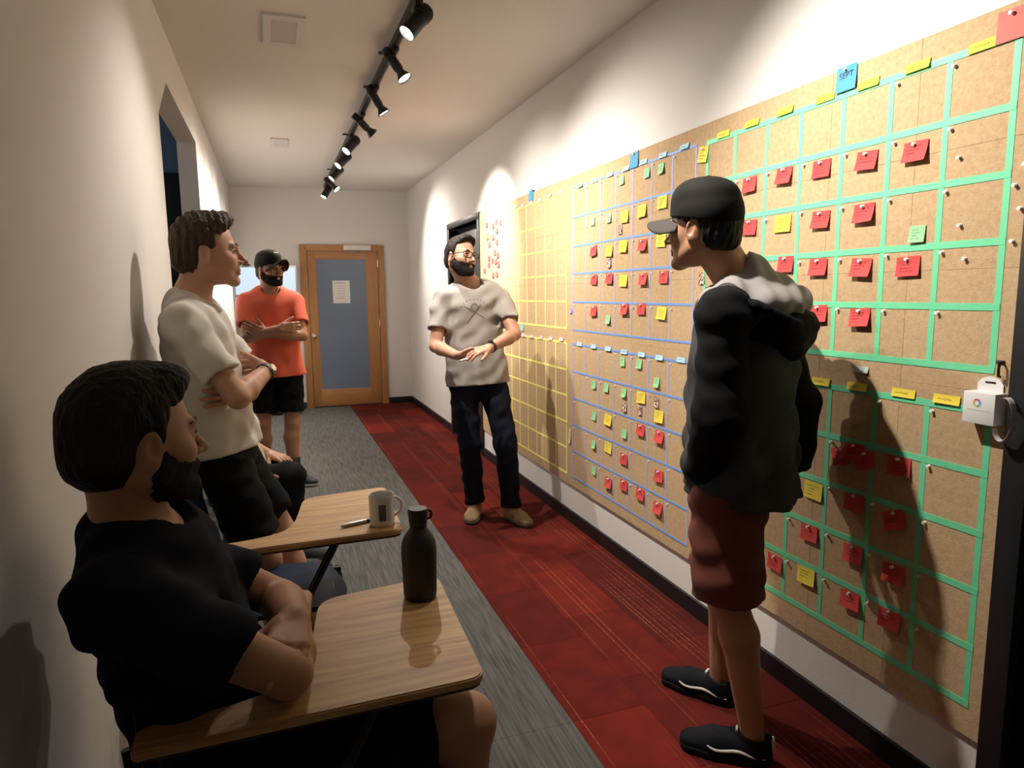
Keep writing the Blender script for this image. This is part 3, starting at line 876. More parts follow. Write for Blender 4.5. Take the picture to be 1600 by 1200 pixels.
def tablet_chair(loc, lab):
    t = thing('tablet_arm_chair', loc, lab, 'chair', 'tablet arm chairs along the left wall')
    blue = mat('navy_plastic', (.010, .019, .052), .45, spec=.08)
    met = mat('black_tube', (.012, .012, .013), .35, .4)
    oak = oak_top()
    # writing tablet: narrow arm along the sitter's right side widening to the desk
    poly = [(-.245, -.275), (.352, -.262), (.372, .228), (.075, .185), (.03, -.13), (-.06, -.185), (-.245, -.205)]
    pr = rounded(poly, [.012, .035, .04, .05, .12, .10, .02])
    top = slab(pr, .682, .70, .003).build('writing_tablet', oak, t)
    slab([(x * .985 + .003, y * .98 - .002) for x, y in pr], .676, .682, .001).build('edge_band', mat('brown_edge', (.05, .028, .015), .5), top)
    # seat and back shells
    def seat(u, v):
        x, y = squircle(u, v, .75)
        z = .452 - .012 * (1 - x * x) * (1 - y * y) + .016 * max(0, -x - .6) * 2.5 - .03 * max(0, x - .55) ** 2 * 4 + .008 * y * y
        return (x * .205 - .01, y * .20, z)
    shell_grid(seat, 16, 16, .009, 'seat', blue, t)
    def back(u, v):
        y, z = squircle(u, v, .8)
        yy = y * (.205 - .035 * max(0, z))
        return (-.265 - .030 * (z * .5 + .5) + .035 * (y * y), yy, .665 + z * .165)
    bk = shell_grid(back, 16, 12, -.009, 'backrest', blue, t)
    riv = mat('rivet', (.55, .55, .55), .3, 1)
    for yy in (-.12, .12):
        MB().lathe([(0, .003), (.006, .002), (.007, 0)], (-.262, yy, .60), (1, 0, 0), 12).build('rivet', riv, bk)
    # frame
    for s in (-1, 1):
        MB().tube([(.175, s * .165, .436), (.185, s * .175, .40), (.215, s * .205, .012)], .0115, 10).build('front_leg', met, t)
        MB().tube([(-.17, s * .165, .436), (-.185, s * .175, .40), (-.205, s * .205, .012)], .0115, 10).build('rear_leg', met, t)
        MB().tube([(-.19, s * .15, .435), (.19, s * .15, .435)], .010, 10).build('seat_rail', met, t)
        MB().tube([(-.16, s * .14, .43), (-.255, s * .12, .45), (-.280, s * .11, .54), (-.287, s * .10, .60)], .010, 10).build('back_post', met, t)
        for x in (.215, -.205):
            MB().lathe([(0, 0), (.016, 0), (.016, .02), (.012, .03), (0, .03)], (x, s * .205, 0), (0, 0, 1), 12).build('foot_glide', mat('grey_rubber', (.1, .1, .1), .7), t)
    for x in (-.15, .15):
        MB().tube([(x, -.165, .432), (x, .165, .432)], .009, 10).build('cross_bar', met, t)
    MB().tube([(.02, -.165, .432), (.015, -.235, .44), (.03, -.262, .47), (.145, -.235, .665), (.155, -.20, .672), (.155, .06, .672)], .0125, 12).build('tablet_support', met, t)
    MB().tube([(-.19, -.15, .43), (-.20, -.215, .45), (-.20, -.238, .60), (-.20, -.238, .676)], .0105, 10).build('rear_tablet_post', met, t)
    return t
tablet_chair((-.010, 1.408, 0), 'blue plastic tablet chair with oak desk carrying the dark bottle')
tablet_chair((-.010, 2.268, 0), 'empty blue plastic tablet chair with oak desk carrying the white mug')

def build_mug():
    t = thing('coffee_mug', (.288, 2.075, .70), 'white ceramic mug with dark printed panel on the far oak desk', 'mug')
    wm = mat('white_ceramic', (.72, .70, .68), .22, coat=.3)
    MB().lathe([(0, .001), (.034, 0), (.037, .003), (.0385, .01), (.0395, .09), (.0395, .097), (.0385, .0985), (.0365, .097), (.036, .012), (.03, .006), (0, .005)], seg=40).build('mug_body', wm, t)
    h = []
    for i in range(15):
        a = math.radians(-80 + i * 160 / 14); h.append((.036 + .032 * math.cos(a) - .002, .0, .052 + .030 * math.sin(a)))
    d = Vector((.97, .25, 0)).normalized()
    MB().tube([(p[0] * d.x, p[0] * d.y, p[2]) for p in h], .0055, 10).build('handle', wm, t)
    b = MB(); n = 8; a0 = math.atan2(-.97, -.10)
    v = []
    for i in range(n + 1):
        a = a0 - .28 + .56 * i / n
        for z in (.022, .074): v.append((.0399 * math.cos(a), .0399 * math.sin(a), z))
    b.add(v, [(2 * i, 2 * i + 2, 2 * i + 3, 2 * i + 1) for i in range(n)], True)
    b.build('printed_panel', mat('mug_print', (.13, .125, .12), .5, var=.6, vscale=60), t)
    MB().lathe([(0, .070), (.0362, .070), (.0362, .0705)], seg=24).build('coffee', mat('coffee', (.03, .015, .008), .1), t)
build_mug()

def build_pen():
    t = thing('marker_pen', (.215, 2.098, .70), 'slim silver and black marker pen lying beside the white mug', 'pen')
    d = Vector((.96, .27, 0)).normalized(); o = Vector((0, 0, .0065))
    MB().lathe([(0, -.055), (.0035, -.055), (.006, -.045), (.0063, 0), (.0063, .03), (0, .03)], o, d, 16).build('pen_barrel', mat('silver_pen', (.55, .55, .56), .3, .6), t)
    MB().lathe([(0, .028), (.0065, .028), (.0065, .06), (.004, .066), (0, .066)], o, d, 16).build('pen_cap', mat('pen_black', (.02, .02, .02), .4), t)
build_pen()

def build_bottle():
    t = thing('water_bottle', (.295, 1.525, .70), 'dark charcoal water bottle with narrow neck on the near oak desk', 'bottle')
    bm_ = mat('charcoal_bottle', (.018, .018, .018), .5, bump=.05, bscale=300)
    MB().lathe([(0, .002), (.034, 0), (.038, .004), (.0395, .014), (.041, .08), (.042, .115), (.0405, .135), (.034, .152), (.024, .166), (.0185, .174), (.018, .184)], seg=40).build('bottle_body', bm_, t)
    MB().lathe([(0, .182), (.0205, .182), (.0215, .186), (.0235, .208), (.0235, .216), (.0215, .219), (0, .219)], seg=32).build('screw_cap', mat('bottle_cap', (.012, .012, .012), .42), t)
    MB().tube([(.022, .004, .190), (.030, .003, .192), (.033, .002, .200), (.031, .002, .209), (.022, .002, .212)], .0035, 8).build('cap_loop', mat('bottle_cap', (.012, .012, .012), .42), t)
    MB().lathe([(.0186, .172), (.0205, .174), (.0205, .181), (.0186, .183)], seg=32).build('neck_ring', mat('bottle_cap', (.012, .012, .012), .42), t)
build_bottle()

def build_display():
    t = thing('display_on_stand', (-.06, 8.46, 0), 'lit flat screen display on black stand beside the oak door', 'display')
    met = mat('black_tube', (.012, .012, .013), .35, .4); gr = mat('grey_bezel', (.30, .29, .29), .4)
    MB().bbox((-.345, -.02, 1.395), (.345, .02, 1.755), .006).build('housing', gr, t)
    MB().box((-.330, -.0215, 1.425), (.330, -.0195, 1.735)).build('screen', mat('lit_screen', (.2, .25, .3), .3, emit=(.62, .80, 1.0), estr=.5), t)
    MB().bbox((-.24, -.03, 1.755), (-.16, .012, 1.772), .004).build('webcam', met, t)
    MB().bbox((-.04, .02, .10), (.04, .06, 1.5), .005).build('stand_pole', gr, t)
    MB().bbox((-.33, -.09, .045), (.33, .13, .10), .01).build('stand_base', met, t)
    for x in (-.28, .28):
        for y in (-.05, .09):
            MB().lathe([(0, -.014), (.02, -.014), (.024, -.010), (.024, .010), (.02, .014), (0, .014)], (x, y, .024), (1, 0, 0), 16).build('caster', met, t)
    MB().tube([(-.30, -.03, .10), (-.345, -.06, .2), (-.325, -.05, .30), (-.25, 0, .36), (-.12, .03, .42), (-.04, .04, .5)], .006, 8).build('power_cable', met, t)
build_display()

def build_stool():
    t = thing('stool', (-.19, 3.55, 0), 'low dark stool under the seated person behind the leaning man', 'stool')
    MB().lathe([(0, .40), (.16, .40), (.165, .405), (.165, .425), (.155, .435), (0, .435)], seg=28).build('seat', M_black, t)
    for k in range(4):
        a = math.radians(45 + 90 * k); c, s = math.cos(a), math.sin(a)
        MB().tube([(.11 * c, .11 * s, .40), (.16 * c, .16 * s, .0)], .011, 8).build('leg', M_black, t)
build_stool()

# ------------------------------------------------------------------ track with spot heads
TX, TZ = 0.652, 2.655
def build_track():
    met = mat('track_black', (.008, .008, .009), .42)
    t = thing('light_track', (TX, 4.0, TZ), 'black ceiling light track running down the corridor', 'light track')
    MB().bbox((-.018, -4.6, -.012), (.018, 4.32, .022), .003).build('track_profile', met, t)
    MB().box((-.006, -4.6, -.0135), (.006, 4.32, -.0115)).build('track_slot', mat('slot_dark', (.003, .003, .003), .8), t)
    MB().bbox((-.02, 4.30, -.016), (.02, 4.36, .024), .004).build('end_cap', met, t)
    for y in (-3.5, -1.6, .3, 2.2, 4.1):
        MB().bbox((-.010, y - .02, .020), (.010, y + .02, .036), .002).build('ceiling_clip', met, t)
    for y in (-.99, -.28, .33, 1.62, 3.2):
        MB().bbox((-.062, y - .012, -.004), (-.016, y + .012, .006), .002).build('side_tab', met, t)
build_track()

def spot_head(y, aim, flare, power, lab, angle=46, blend=1.0):
    met = mat('track_black', (.008, .008, .009), .42)
    t = thing('track_spotlight', (TX, y, TZ - .012), lab, 'spotlight', 'spotlights on the ceiling track')
    MB().bbox((-.016, -.05, -.022), (.016, .05, 0), .003).build('track_adapter', met, t)
    d = (Vector(aim) - Vector((TX, y, TZ - .085))).normalized()
    piv = Vector((0, 0, -.07))
    side = d.cross(Vector((0, 0, 1))).normalized()
    MB().tube([(0, 0, -.022), (0, 0, -.045), piv], .008, 10).build('stem', met, t)
    if flare:
        prof = [(0, -.085), (.020, -.085), (.024, -.078), (.0245, .035), (.020, .045), (.022, .055), (.037, .085), (.040, .092), (.037, .092), (.034, .086)]
        rl, hl = .034, .086
    else:
        prof = [(0, -.075), (.030, -.075), (.036, -.068), (.037, .075), (.037, .082), (.034, .082), (.033, .072)]
        rl, hl = .033, .072
    MB().lathe(prof, piv, d, 28).build('lamp_barrel', met, t)
    for s in (-1, 1):
        MB().tube([piv + Vector((0, 0, .012)), piv + side * s * .042 + Vector((0, 0, .008)), piv + side * s * .042], .005, 8).build('yoke', met, t)
    for k in range(3):
        MB().lathe([(.0375 if not flare else .025, 0), (.040 if not flare else .028, .001), (.040 if not flare else .028, .004), (.0375 if not flare else .025, .005)], piv - d * (.06 - k * .014), d, 24).build('cooling_fin', met, t)
    MB().lathe([(0, hl), (rl, hl), (rl, hl - .003), (0, hl - .003)], piv, d, 24).build('lens', mat('lit_lens', (.9, .85, .75), .3, emit=(1, .93, .82), estr=14), t)
    la = bpy.data.lights.new('lamp', 'SPOT'); la.energy = power; la.color = LAMP_COLOR
    la.spot_size = math.radians(angle); la.spot_blend = blend; la.shadow_soft_size = .022
    lo = bpy.data.objects.new('lamp', la); COL.objects.link(lo); lo.parent = t
    lo.location = piv + d * (hl + .012); lo.rotation_euler = d.to_track_quat('-Z', 'Y').to_euler()
    return t
P = LAMP_POWER
HEADS = [  # y, aim point, flared, power, label, cone angle
    (3.03, (-.42, 2.75, 1.30), False, .42, 'wide barrel spotlight closest to the viewer shining left', 92),
    (3.60, (1.68, 3.05, .80), True, 1.05, 'flared spotlight second along the track aimed at the board', 132),
    (4.27, (1.68, 4.20, .80), True, .80, 'flared spotlight third along the track aimed at the board', 132),
    (4.90, (1.68, 5.15, 1.70), True, 2.3, 'flared spotlight fourth along the track aimed at the board', 66),
    (5.58, (-.42, 5.0, 1.3), False, .9, 'barrel spotlight fifth along the track shining left', 105),
    (6.22, (-.42, 5.8, 1.45), False, .9, 'barrel spotlight sixth along the track shining left', 100),
    (6.90, (-.42, 6.6, 1.4), False, .9, 'barrel spotlight seventh along the track shining left', 105),
    (7.57, (1.68, 7.0, 1.5), True, 1.0, 'flared spotlight eighth along the track aimed right', 100),
    (8.15, (-.2, 7.7, 1.2), False, 1.1, 'barrel spotlight last on the track near the far door', 110),
    (1.85, (1.68, 1.48, 1.22), True, 1.05, 'flared spotlight on the track above the viewer aimed at the near board', 114),
]
for y, aim, fl, pw, lab, ang in HEADS: spot_head(y, aim, fl, P * pw, lab, ang)

# ------------------------------------------------------------------ figure modelling: smooth blended volumes -> one surface
def V3(p): return np.array(p, dtype=np.float32)
def nrm(v): v = np.asarray(v, float); return v / np.linalg.norm(v)

class Field:
    def __init__(s, lo, hi, h):
        s.lo = np.array(lo, float); s.h = h
        s.n = np.maximum(np.ceil((np.array(hi, float) - s.lo) / h).astype(int) + 1, 4)
        s.D = np.full(s.n, 1.0, np.float32)
        s.ax = [(s.lo[i] + h * np.arange(s.n[i])).astype(np.float32) for i in range(3)]
    def _block(s, lo, hi, pad):
        i0 = np.clip(np.floor((np.asarray(lo) - pad - s.lo) / s.h).astype(int), 0, s.n)
        i1 = np.clip(np.ceil((np.asarray(hi) + pad - s.lo) / s.h).astype(int) + 1, 0, s.n)
        if np.any(i1 <= i0): return None
        sl = tuple(slice(a, b) for a, b in zip(i0, i1))
        return sl, s.ax[0][sl[0]][:, None, None], s.ax[1][sl[1]][None, :, None], s.ax[2][sl[2]][None, None, :]
    def _merge(s, sl, d, k, op):
        a = s.D[sl]
        if op == 'add':
            if k > 0:
                h = np.clip(.5 + .5 * (a - d) / k, 0, 1); s.D[sl] = a * (1 - h) + d * h - k * h * (1 - h)
            else: s.D[sl] = np.minimum(a, d)
        else:
            d = -d
            if k > 0:
                h = np.clip(.5 - .5 * (a - d) / k, 0, 1); s.D[sl] = a * (1 - h) + d * h + k * h * (1 - h)
            else: s.D[sl] = np.maximum(a, d)
    def cone(s, a, b, ra, rb, k=.02, u=None, us=1.0, flat_a=False, flat_b=False, op='add'):
        "tapered limb from a to b; us scales its thickness along direction u; flat_* cuts the round end"
        a, b = np.asarray(a, float), np.asarray(b, float); R = max(ra, rb) * max(1, us)
        bl = s._block(np.minimum(a, b) - R, np.maximum(a, b) + R, k + 4 * s.h)
        if bl is None: return s
        sl, X, Y, Z = bl
        px, py, pz = X - a[0], Y - a[1], Z - a[2]; ab = b - a; L2 = float(ab @ ab) + 1e-12
        t = np.clip((px * ab[0] + py * ab[1] + pz * ab[2]) / L2, 0, 1)
        qx, qy, qz = px - t * ab[0], py - t * ab[1], pz - t * ab[2]
        sc = 1.0
        if u is not None:
            u = nrm(u); c = qx * u[0] + qy * u[1] + qz * u[2]; g = 1 / us - 1
            qx, qy, qz = qx + c * u[0] * g, qy + c * u[1] * g, qz + c * u[2] * g; sc = min(1.0, us) ** .5
        d = (np.sqrt(qx * qx + qy * qy + qz * qz) - (ra + (rb - ra) * t)) * sc
        if flat_a or flat_b:
            L = math.sqrt(L2); w = (px * ab[0] + py * ab[1] + pz * ab[2]) / L
            if flat_a: d = np.maximum(d, -w)
            if flat_b: d = np.maximum(d, w - L)
        s._merge(sl, d, k, op); return s
    def chain(s, pts, rs, k=.02, u=None, us=1.0, **kw):
        for i in range(len(pts) - 1): s.cone(pts[i], pts[i + 1], rs[i], rs[i + 1], k, u, us if not hasattr(us, '__len__') else us[i], **kw)
        return s
    def ell(s, c, r, k=.02, R=None, op='add'):
        "ellipsoid; columns of R are its axes"
        c = np.asarray(c, float); r = np.asarray(r, float); m = r.max()
        bl = s._block(c - m, c + m, k + 4 * s.h)
        if bl is None: return s
        sl, X, Y, Z = bl; px, py, pz = X - c[0], Y - c[1], Z - c[2]
        if R is None: q = (px / r[0], py / r[1], pz / r[2])
        else:
            R = np.asarray(R, float); q = [(px * R[0, i] + py * R[1, i] + pz * R[2, i]) / r[i] for i in range(3)]
        k0 = np.sqrt(q[0] ** 2 + q[1] ** 2 + q[2] ** 2)
        k1 = np.sqrt((q[0] / r[0]) ** 2 + (q[1] / r[1]) ** 2 + (q[2] / r[2]) ** 2) + 1e-9
        s._merge(sl, k0 * (k0 - 1) / k1, k, op); return s
    def plane(s, p, n):
        "keep only the side opposite to n"
        n = nrm(n); p = np.asarray(p, float)
        d = (s.ax[0][:, None, None] - p[0]) * n[0] + (s.ax[1][None, :, None] - p[1]) * n[1] + (s.ax[2][None, None, :] - p[2]) * n[2]
        s.D = np.maximum(s.D, d.astype(np.float32)); return s
    def func(s, fn, op='max', k=0.0):
        d = fn(s.ax[0][:, None, None], s.ax[1][None, :, None], s.ax[2][None, None, :])
        if k > 0:
            h = np.clip(.5 - .5 * (s.D - d) / k, 0, 1); s.D = (s.D * (1 - h) + d * h + k * h * (1 - h)).astype(np.float32); return s
        s.D = (np.maximum if op == 'max' else np.minimum)(s.D, np.broadcast_to(d, s.D.shape)).astype(np.float32); return s
    def wrinkle(s, waves, band=.05):
        "waves: list of (amplitude, wave vector, phase, mask fn or None)"
        idx = np.nonzero(np.abs(s.D) < band)
        P = np.stack([s.ax[i][idx[i]] for i in range(3)], 1); tot = np.zeros(len(P), np.float32)
        for amp, kv, ph, mask in waves:
            w = np.sin(P @ np.asarray(kv, np.float32) + ph)
            if mask is not None: w = w * mask(P)
            tot += amp * w
        s.D[idx] += tot; return s
    def mesh(s, smooth=1):
        D = s.D; S = D < 0; nx, ny, nz = D.shape
        c = np.zeros((nx - 1, ny - 1, nz - 1), np.int8)
        for i in (0, 1):
            for j in (0, 1):
                for k in (0, 1): c += S[i:nx - 1 + i, j:ny - 1 + j, k:nz - 1 + k]
        I = np.argwhere((c > 0) & (c < 8))
        if len(I) == 0: return np.zeros((0, 3)), np.zeros((0, 4), int)
        off = np.array([(i, j, k) for i in (0, 1) for j in (0, 1) for k in (0, 1)])
        val = np.stack([D[I[:, 0] + o[0], I[:, 1] + o[1], I[:, 2] + o[2]] for o in off], 1)
        pos = np.zeros((len(I), 3)); cnt = np.zeros(len(I))
        for a in range(8):
            for b in range(a + 1, 8):
                if np.abs(off[a] - off[b]).sum() != 1: continue
                va, vb = val[:, a], val[:, b]; m = (va < 0) != (vb < 0)
                t = np.where(m, va / np.where(m, va - vb, 1), 0)
                pos += np.where(m[:, None], off[a] + t[:, None] * (off[b] - off[a]), 0); cnt += m
        verts = (I + pos / cnt[:, None]) * s.h + s.lo
        vid = np.full(c.shape, -1, np.int32); vid[I[:, 0], I[:, 1], I[:, 2]] = np.arange(len(I))
        F = []
        for ax in range(3):
            b, d = [(1, 2), (2, 0), (0, 1)][ax]
            sh = list(D.shape)
            lo = [slice(None)] * 3; hi = [slice(None)] * 3
            lo[ax] = slice(0, sh[ax] - 1); hi[ax] = slice(1, sh[ax])
            for q in (b, d): lo[q] = slice(1, sh[q] - 1); hi[q] = slice(1, sh[q] - 1)
            s0, s1 = S[tuple(lo)], S[tuple(hi)]
            E = np.argwhere(s0 != s1)
            if len(E) == 0: continue
            inside = s0[E[:, 0], E[:, 1], E[:, 2]]
            E = E.copy(); E[:, b] += 1; E[:, d] += 1
            def cell(db, dd):
                q = E.copy(); q[:, b] += db; q[:, d] += dd; return vid[q[:, 0], q[:, 1], q[:, 2]]
            quad = np.stack([cell(-1, -1), cell(0, -1), cell(0, 0), cell(-1, 0)], 1)
            quad[~inside] = quad[~inside][:, ::-1]
            F.append(quad)
        F = np.concatenate(F); F = F[(F >= 0).all(1)]
        for _ in range(smooth):
            acc = np.zeros_like(verts); n = np.zeros(len(verts))
            for i in range(4):
                a, b = F[:, i], F[:, (i + 1) % 4]
                np.add.at(acc, a, verts[b]); np.add.at(n, a, 1); np.add.at(acc, b, verts[a]); np.add.at(n, b, 1)
            ok = n > 0; verts[ok] = .5 * verts[ok] + .5 * acc[ok] / n[ok][:, None]
        return verts, F

def np_mesh(name, parts, m, parent=None, origin=(0, 0, 0)):
    "parts: list of (verts, quads) merged into one smooth mesh object"
    vs, fs, o = [], [], 0
    for v, f in parts:
        if len(v) == 0: continue
        vs.append(v); fs.append(f + o); o += len(v)
    v = np.concatenate(vs) - np.asarray(origin, float); f = np.concatenate(fs)
    me = bpy.data.meshes.new(name)
    me.vertices.add(len(v)); me.vertices.foreach_set('co', v.astype(np.float32).ravel())
    me.loops.add(f.size); me.loops.foreach_set('vertex_index', f.astype(np.int32).ravel())
    me.polygons.add(len(f)); me.polygons.foreach_set('loop_start', np.arange(0, f.size, 4, dtype=np.int32))
    me.polygons.foreach_set('loop_total', np.full(len(f), 4, np.int32))
    me.update(calc_edges=True); me.polygons.foreach_set('use_smooth', np.ones(len(f), bool))
    me.validate()
    return link_mesh(name, me, m, parent)

def frame(fwd, up=(0, 0, 1), roll=0.0):
    "head frame: columns right, forward, up"
    f = nrm(fwd); r = nrm(np.cross(f, up)); u = np.cross(r, f)
    c, s_ = math.cos(roll), math.sin(roll); r2 = r * c + u * s_; u2 = -r * s_ + u * c
    return np.stack([r2, f, u2], 1)

# ------------------------------------------------------------------ head (local frame: x right, y forward, z up, origin between the ears at eye level)
def head_skin(nose=1.0, jaw=1.0, h=.0032, neck=(0, -.045, -.17)):
    ne = np.asarray(neck, float) * .66 + (0, -.004, 0)
    F = Field((-.10, -.13, -.20), (.10, .15, .14), h)
    F.ell((0, -.014, .030), (.075, .096, .088), .0)
    F.ell((0, .028, -.035), (.060, .066, .078), .03)
    F.cone((-.050, -.002, -.060), (-.016, .072, -.100 * jaw), .019, .015, .025); F.cone((.050, -.002, -.060), (.016, .072, -.100 * jaw), .019, .015, .025)
    F.ell((0, .077, -.101 * jaw), (.020, .016, .015), .016)
    F.cone((-.034, .080, .019), (-.010, .087, .016), .009, .009, .014); F.cone((.034, .080, .019), (.010, .087, .016), .009, .009, .014)
    for sx in (-1, 1):
        F.ell((sx * .042, .055, -.028), (.020, .024, .020), .025)
        F.ell((sx * .031, .100, -.002), (.018, .020, .013), .014, op='sub')
        F.ell((sx * .031, .0745, -.001), (.0145, .0125, .0115), .006)
    F.cone((0, .086, .008), (0, .108 + .008 * nose, -.034), .0075, .0098, .012)
    F.ell((0, .107 + .008 * nose, -.035), (.0095, .0095, .008), .008)
    for sx in (-1, 1):
        F.ell((sx * .0115, .100, -.038), (.0075, .010, .0068), .006)
        F.ell((sx * .006, .106, -.0445), (.0035, .006, .003), .002, op='sub')
    F.ell((0, .083, -.056), (.022, .013, .016), .012)
    F.cone((-.019, .087, -.0655), (.019, .087, -.0655), .005, .005, .006); F.ell((0, .094, -.0645), (.013, .006, .0052), .005)
    F.ell((0, .092, -.0755), (.016, .0065, .006), .005)
    F.ell((0, .101, -.0700), (.020, .007, .0011), .0015, op='sub')
    for sx in (-1, 1):
        R = frame((sx * .35, 1, 0)); c = np.array((sx * .076, -.010, -.010))
        F.ell(c, (.0075, .019, .031), .006, R)
        F.ell(c + (sx * .006, .003, .002), (.005, .011, .020), .003, R, op='sub')
        F.ell(c + (sx * .001, .004, -.024), (.006, .008, .010), .006)
    F.cone((0, -.030, -.03), ne, .056, .050, .035)
    F.cone((-.045, -.02, -.05), ne + (-.022, .022, 0), .018, .016, .03); F.cone((.045, -.02, -.05), ne + (.022, .022, 0), .018, .016, .03)
    return F.mesh(1)

def hair_mesh(front=.062, side=.010, back=-.075, puff=.012, top=.0, noise=.003, temple=-.035, quiff=0.0, h=.0035, seed=0):
    F = Field((-.11, -.15, -.13), (.11, .15, .17), h)
    F.ell((0, -.014, .030), (.075 + puff * .6, .096 + puff, .088 + puff + top), 0)
    F.ell((0, -.055, -.030), (.062 + puff * .4, .055 + puff * .6, .055), .03)
    if quiff: F.ell((0, .050, .095), (.055, .042, .026 + quiff), .03)
    def region(x, y, z):
        ax = np.abs(x)
        top_ = np.maximum(front - .30 * np.clip(ax - .025, 0, 1) + .9 * np.clip(y - .050, 0, 1) - z, -1)                      # above the hairline
        sides = np.maximum(np.maximum(y - (.022 + .25 * (z - .02)), side * 0 + temple - z), -1)   # behind the temples
        backr = np.maximum(y + .022, back - z)
        return np.minimum(np.minimum(top_, sides), backr)
    F.func(region, k=.016)
    for sx in (-1, 1): F.ell((sx * .085, -.010, -.014), (.022, .026, .036), .008, op='sub')
    rnd = random.Random(seed); wv = []
    for _ in range(7):
        a = rnd.uniform(0, 6.28); fq = rnd.uniform(220, 520)
        wv.append((noise * rnd.uniform(.5, 1), (math.cos(a) * fq, math.sin(a) * fq * .7, rnd.uniform(-120, 120)), rnd.uniform(0, 6), None))
    F.wrinkle(wv, .02)
    return F.mesh(1)

def beard_mesh(thick=.007, h=.0032, jaw=1.0, lip=True):
    F = Field((-.09, -.06, -.16), (.09, .14, .02), h); t = thick
    F.ell((0, .028, -.035), (.060 + t, .066 + t, .078 + t), 0)
    for sx in (-1, 1): F.cone((sx * .050, -.002, -.055), (sx * .016, .072, -.100 * jaw), .020 + t, .016 + t, .02)
    F.ell((0, .077, -.101 * jaw), (.021 + t, .017 + t, .017 + t), .016)
    F.ell((0, .083, -.056), (.024 + t, .012 + t, .014), .01)
    def region(x, y, z):
        ax = np.abs(x)
        line = -.052 + np.clip(ax - .030, 0, 1) * .35 + np.clip(.045 - y, 0, .06) * .9       # cheek line rises to the sideburn
        return np.maximum(np.maximum(z - line, -.125 - z + 0 * y), -.012 - y)
    F.func(region, k=.010)
    F.ell((0, .102, -.070), (.018, .016, .0095), .004, op='sub')
    rnd = random.Random(5)
    F.wrinkle([(.0005, (rnd.uniform(-300, 300), rnd.uniform(-300, 300), rnd.uniform(-300, 300)), rnd.uniform(0, 6), None) for _ in range(6)], .02)
    return F.mesh(1)

def cap_mesh(h=.0035, tall=.0, brim_up=0.0):
    F = Field((-.12, -.15, -.02), (.12, .16, .18), h)
    F.ell((0, -.012, .038), (.088, .110, .098 + tall), 0)
    F.ell((0, -.008, .092 + tall), (.074, .092, .046), .02); F.ell((0, .030, .075 + tall), (.066, .064, .058), .02)
    F.func(lambda x, y, z: (.022 + .14 * y) * 1.0 - z + 0 * x)
    F.cone((0, -.012, .135 + tall), (0, -.012, .139 + tall), .007, .007, .004)
    c = F.mesh(1)
    B = Field((-.12, .02, -.04), (.12, .21, .12), .003)
    def brim(x, y, z):
        zc = .036 - .10 * (y - .06) * 1.0 + brim_up * (y - .08) - 8.5 * x * x
        d1 = np.abs(z - zc) - .0042
        d2 = (np.sqrt((x / .078) ** 2 + ((y - .075) / .106) ** 2) - 1) * .07
        d3 = .045 - y
        d4 = .004 - (np.sqrt((x / .080) ** 2 + ((y + .012) / .102) ** 2) - 1) * .08 - .012
        return np.maximum(np.maximum(d1, d2), np.maximum(d3, d4))
    B.D[:] = -1; B.func(brim)
    return c, B.mesh(1)

def to_world(vf, R, o, scale=1.0):
    v, f = vf; return (v * scale) @ R.T + np.asarray(o, float), f

# ------------------------------------------------------------------ hands
def rot_about(v, ax, a):
    v = np.asarray(v, float); ax = nrm(ax)
    return v * math.cos(a) + np.cross(ax, v) * math.sin(a) + ax * (ax @ v) * (1 - math.cos(a))

def hand_prims(w, d, n, side, curl=(.35, .4, .45, .5), thumb=(.6, .55, .35), spread=.06, s=1.0):
    "w wrist, d towards the fingers, n out of the palm, side +1/-1 turns the thumb to cross(d,n)*side"
    w = np.asarray(w, float); d = nrm(d); n = np.asarray(n, float); n = nrm(n - d * (n @ d)); l = np.cross(d, n) * side
    P = []; ys = (.030, .0105, -.0095, -.028); Ls = (.072, .080, .074, .058); kd = (.088, .092, .088, .080)
    for i in range(4):
        kn = w + (d * kd[i] + l * ys[i]) * s
        P.append((w + l * ys[i] * .55 * s + d * .012 * s, kn, .0165 * s, .0115 * s, .012))
        dd = nrm(d + l * spread * (1.5 - i)); p = kn; r = .0098 * s
        ax = np.cross(d, n)
        for j, (fr, cm) in enumerate(((.46, .8), (.30, 1.2), (.24, .8))):
            dd = rot_about(dd, ax, curl[i] * cm); q = p + dd * Ls[i] * fr * s
            r2 = r * .9; P.append((p, q, r, r2, .004)); p, r = q, r2
    b = w + (d * .028 + l * .026) * s; dd = nrm(d * thumb[0] + l * thumb[1] + n * thumb[2])
    P.append((w + d * .012 * s + l * .008 * s, b, .018 * s, .0145 * s, .012))
    q = b + dd * .038 * s; P.append((b, q, .0145 * s, .0115 * s, .008))
    dd2 = nrm(dd + d * .35); q2 = q + dd2 * .030 * s; P.append((q, q2, .0112 * s, .0098 * s, .004))
    q3 = q2 + nrm(dd2 + d * .2) * .022 * s; P.append((q2, q3, .0098 * s, .0078 * s, .004))
    return P

# ------------------------------------------------------------------ people
def A(*p): return np.array(p, float)
def lerp(a, b, t): return a + (b - a) * t

def axes(J):
    lat = nrm(J['shR'] - J['shL']); up = nrm(J['neck'] - J['pelvis']); fwd = nrm(np.cross(up, lat)); lat = np.cross(fwd, up)
    return lat, up, fwd

def bounds(pts, pad):
    P = np.array(pts); return P.min(0) - pad, P.max(0) + pad

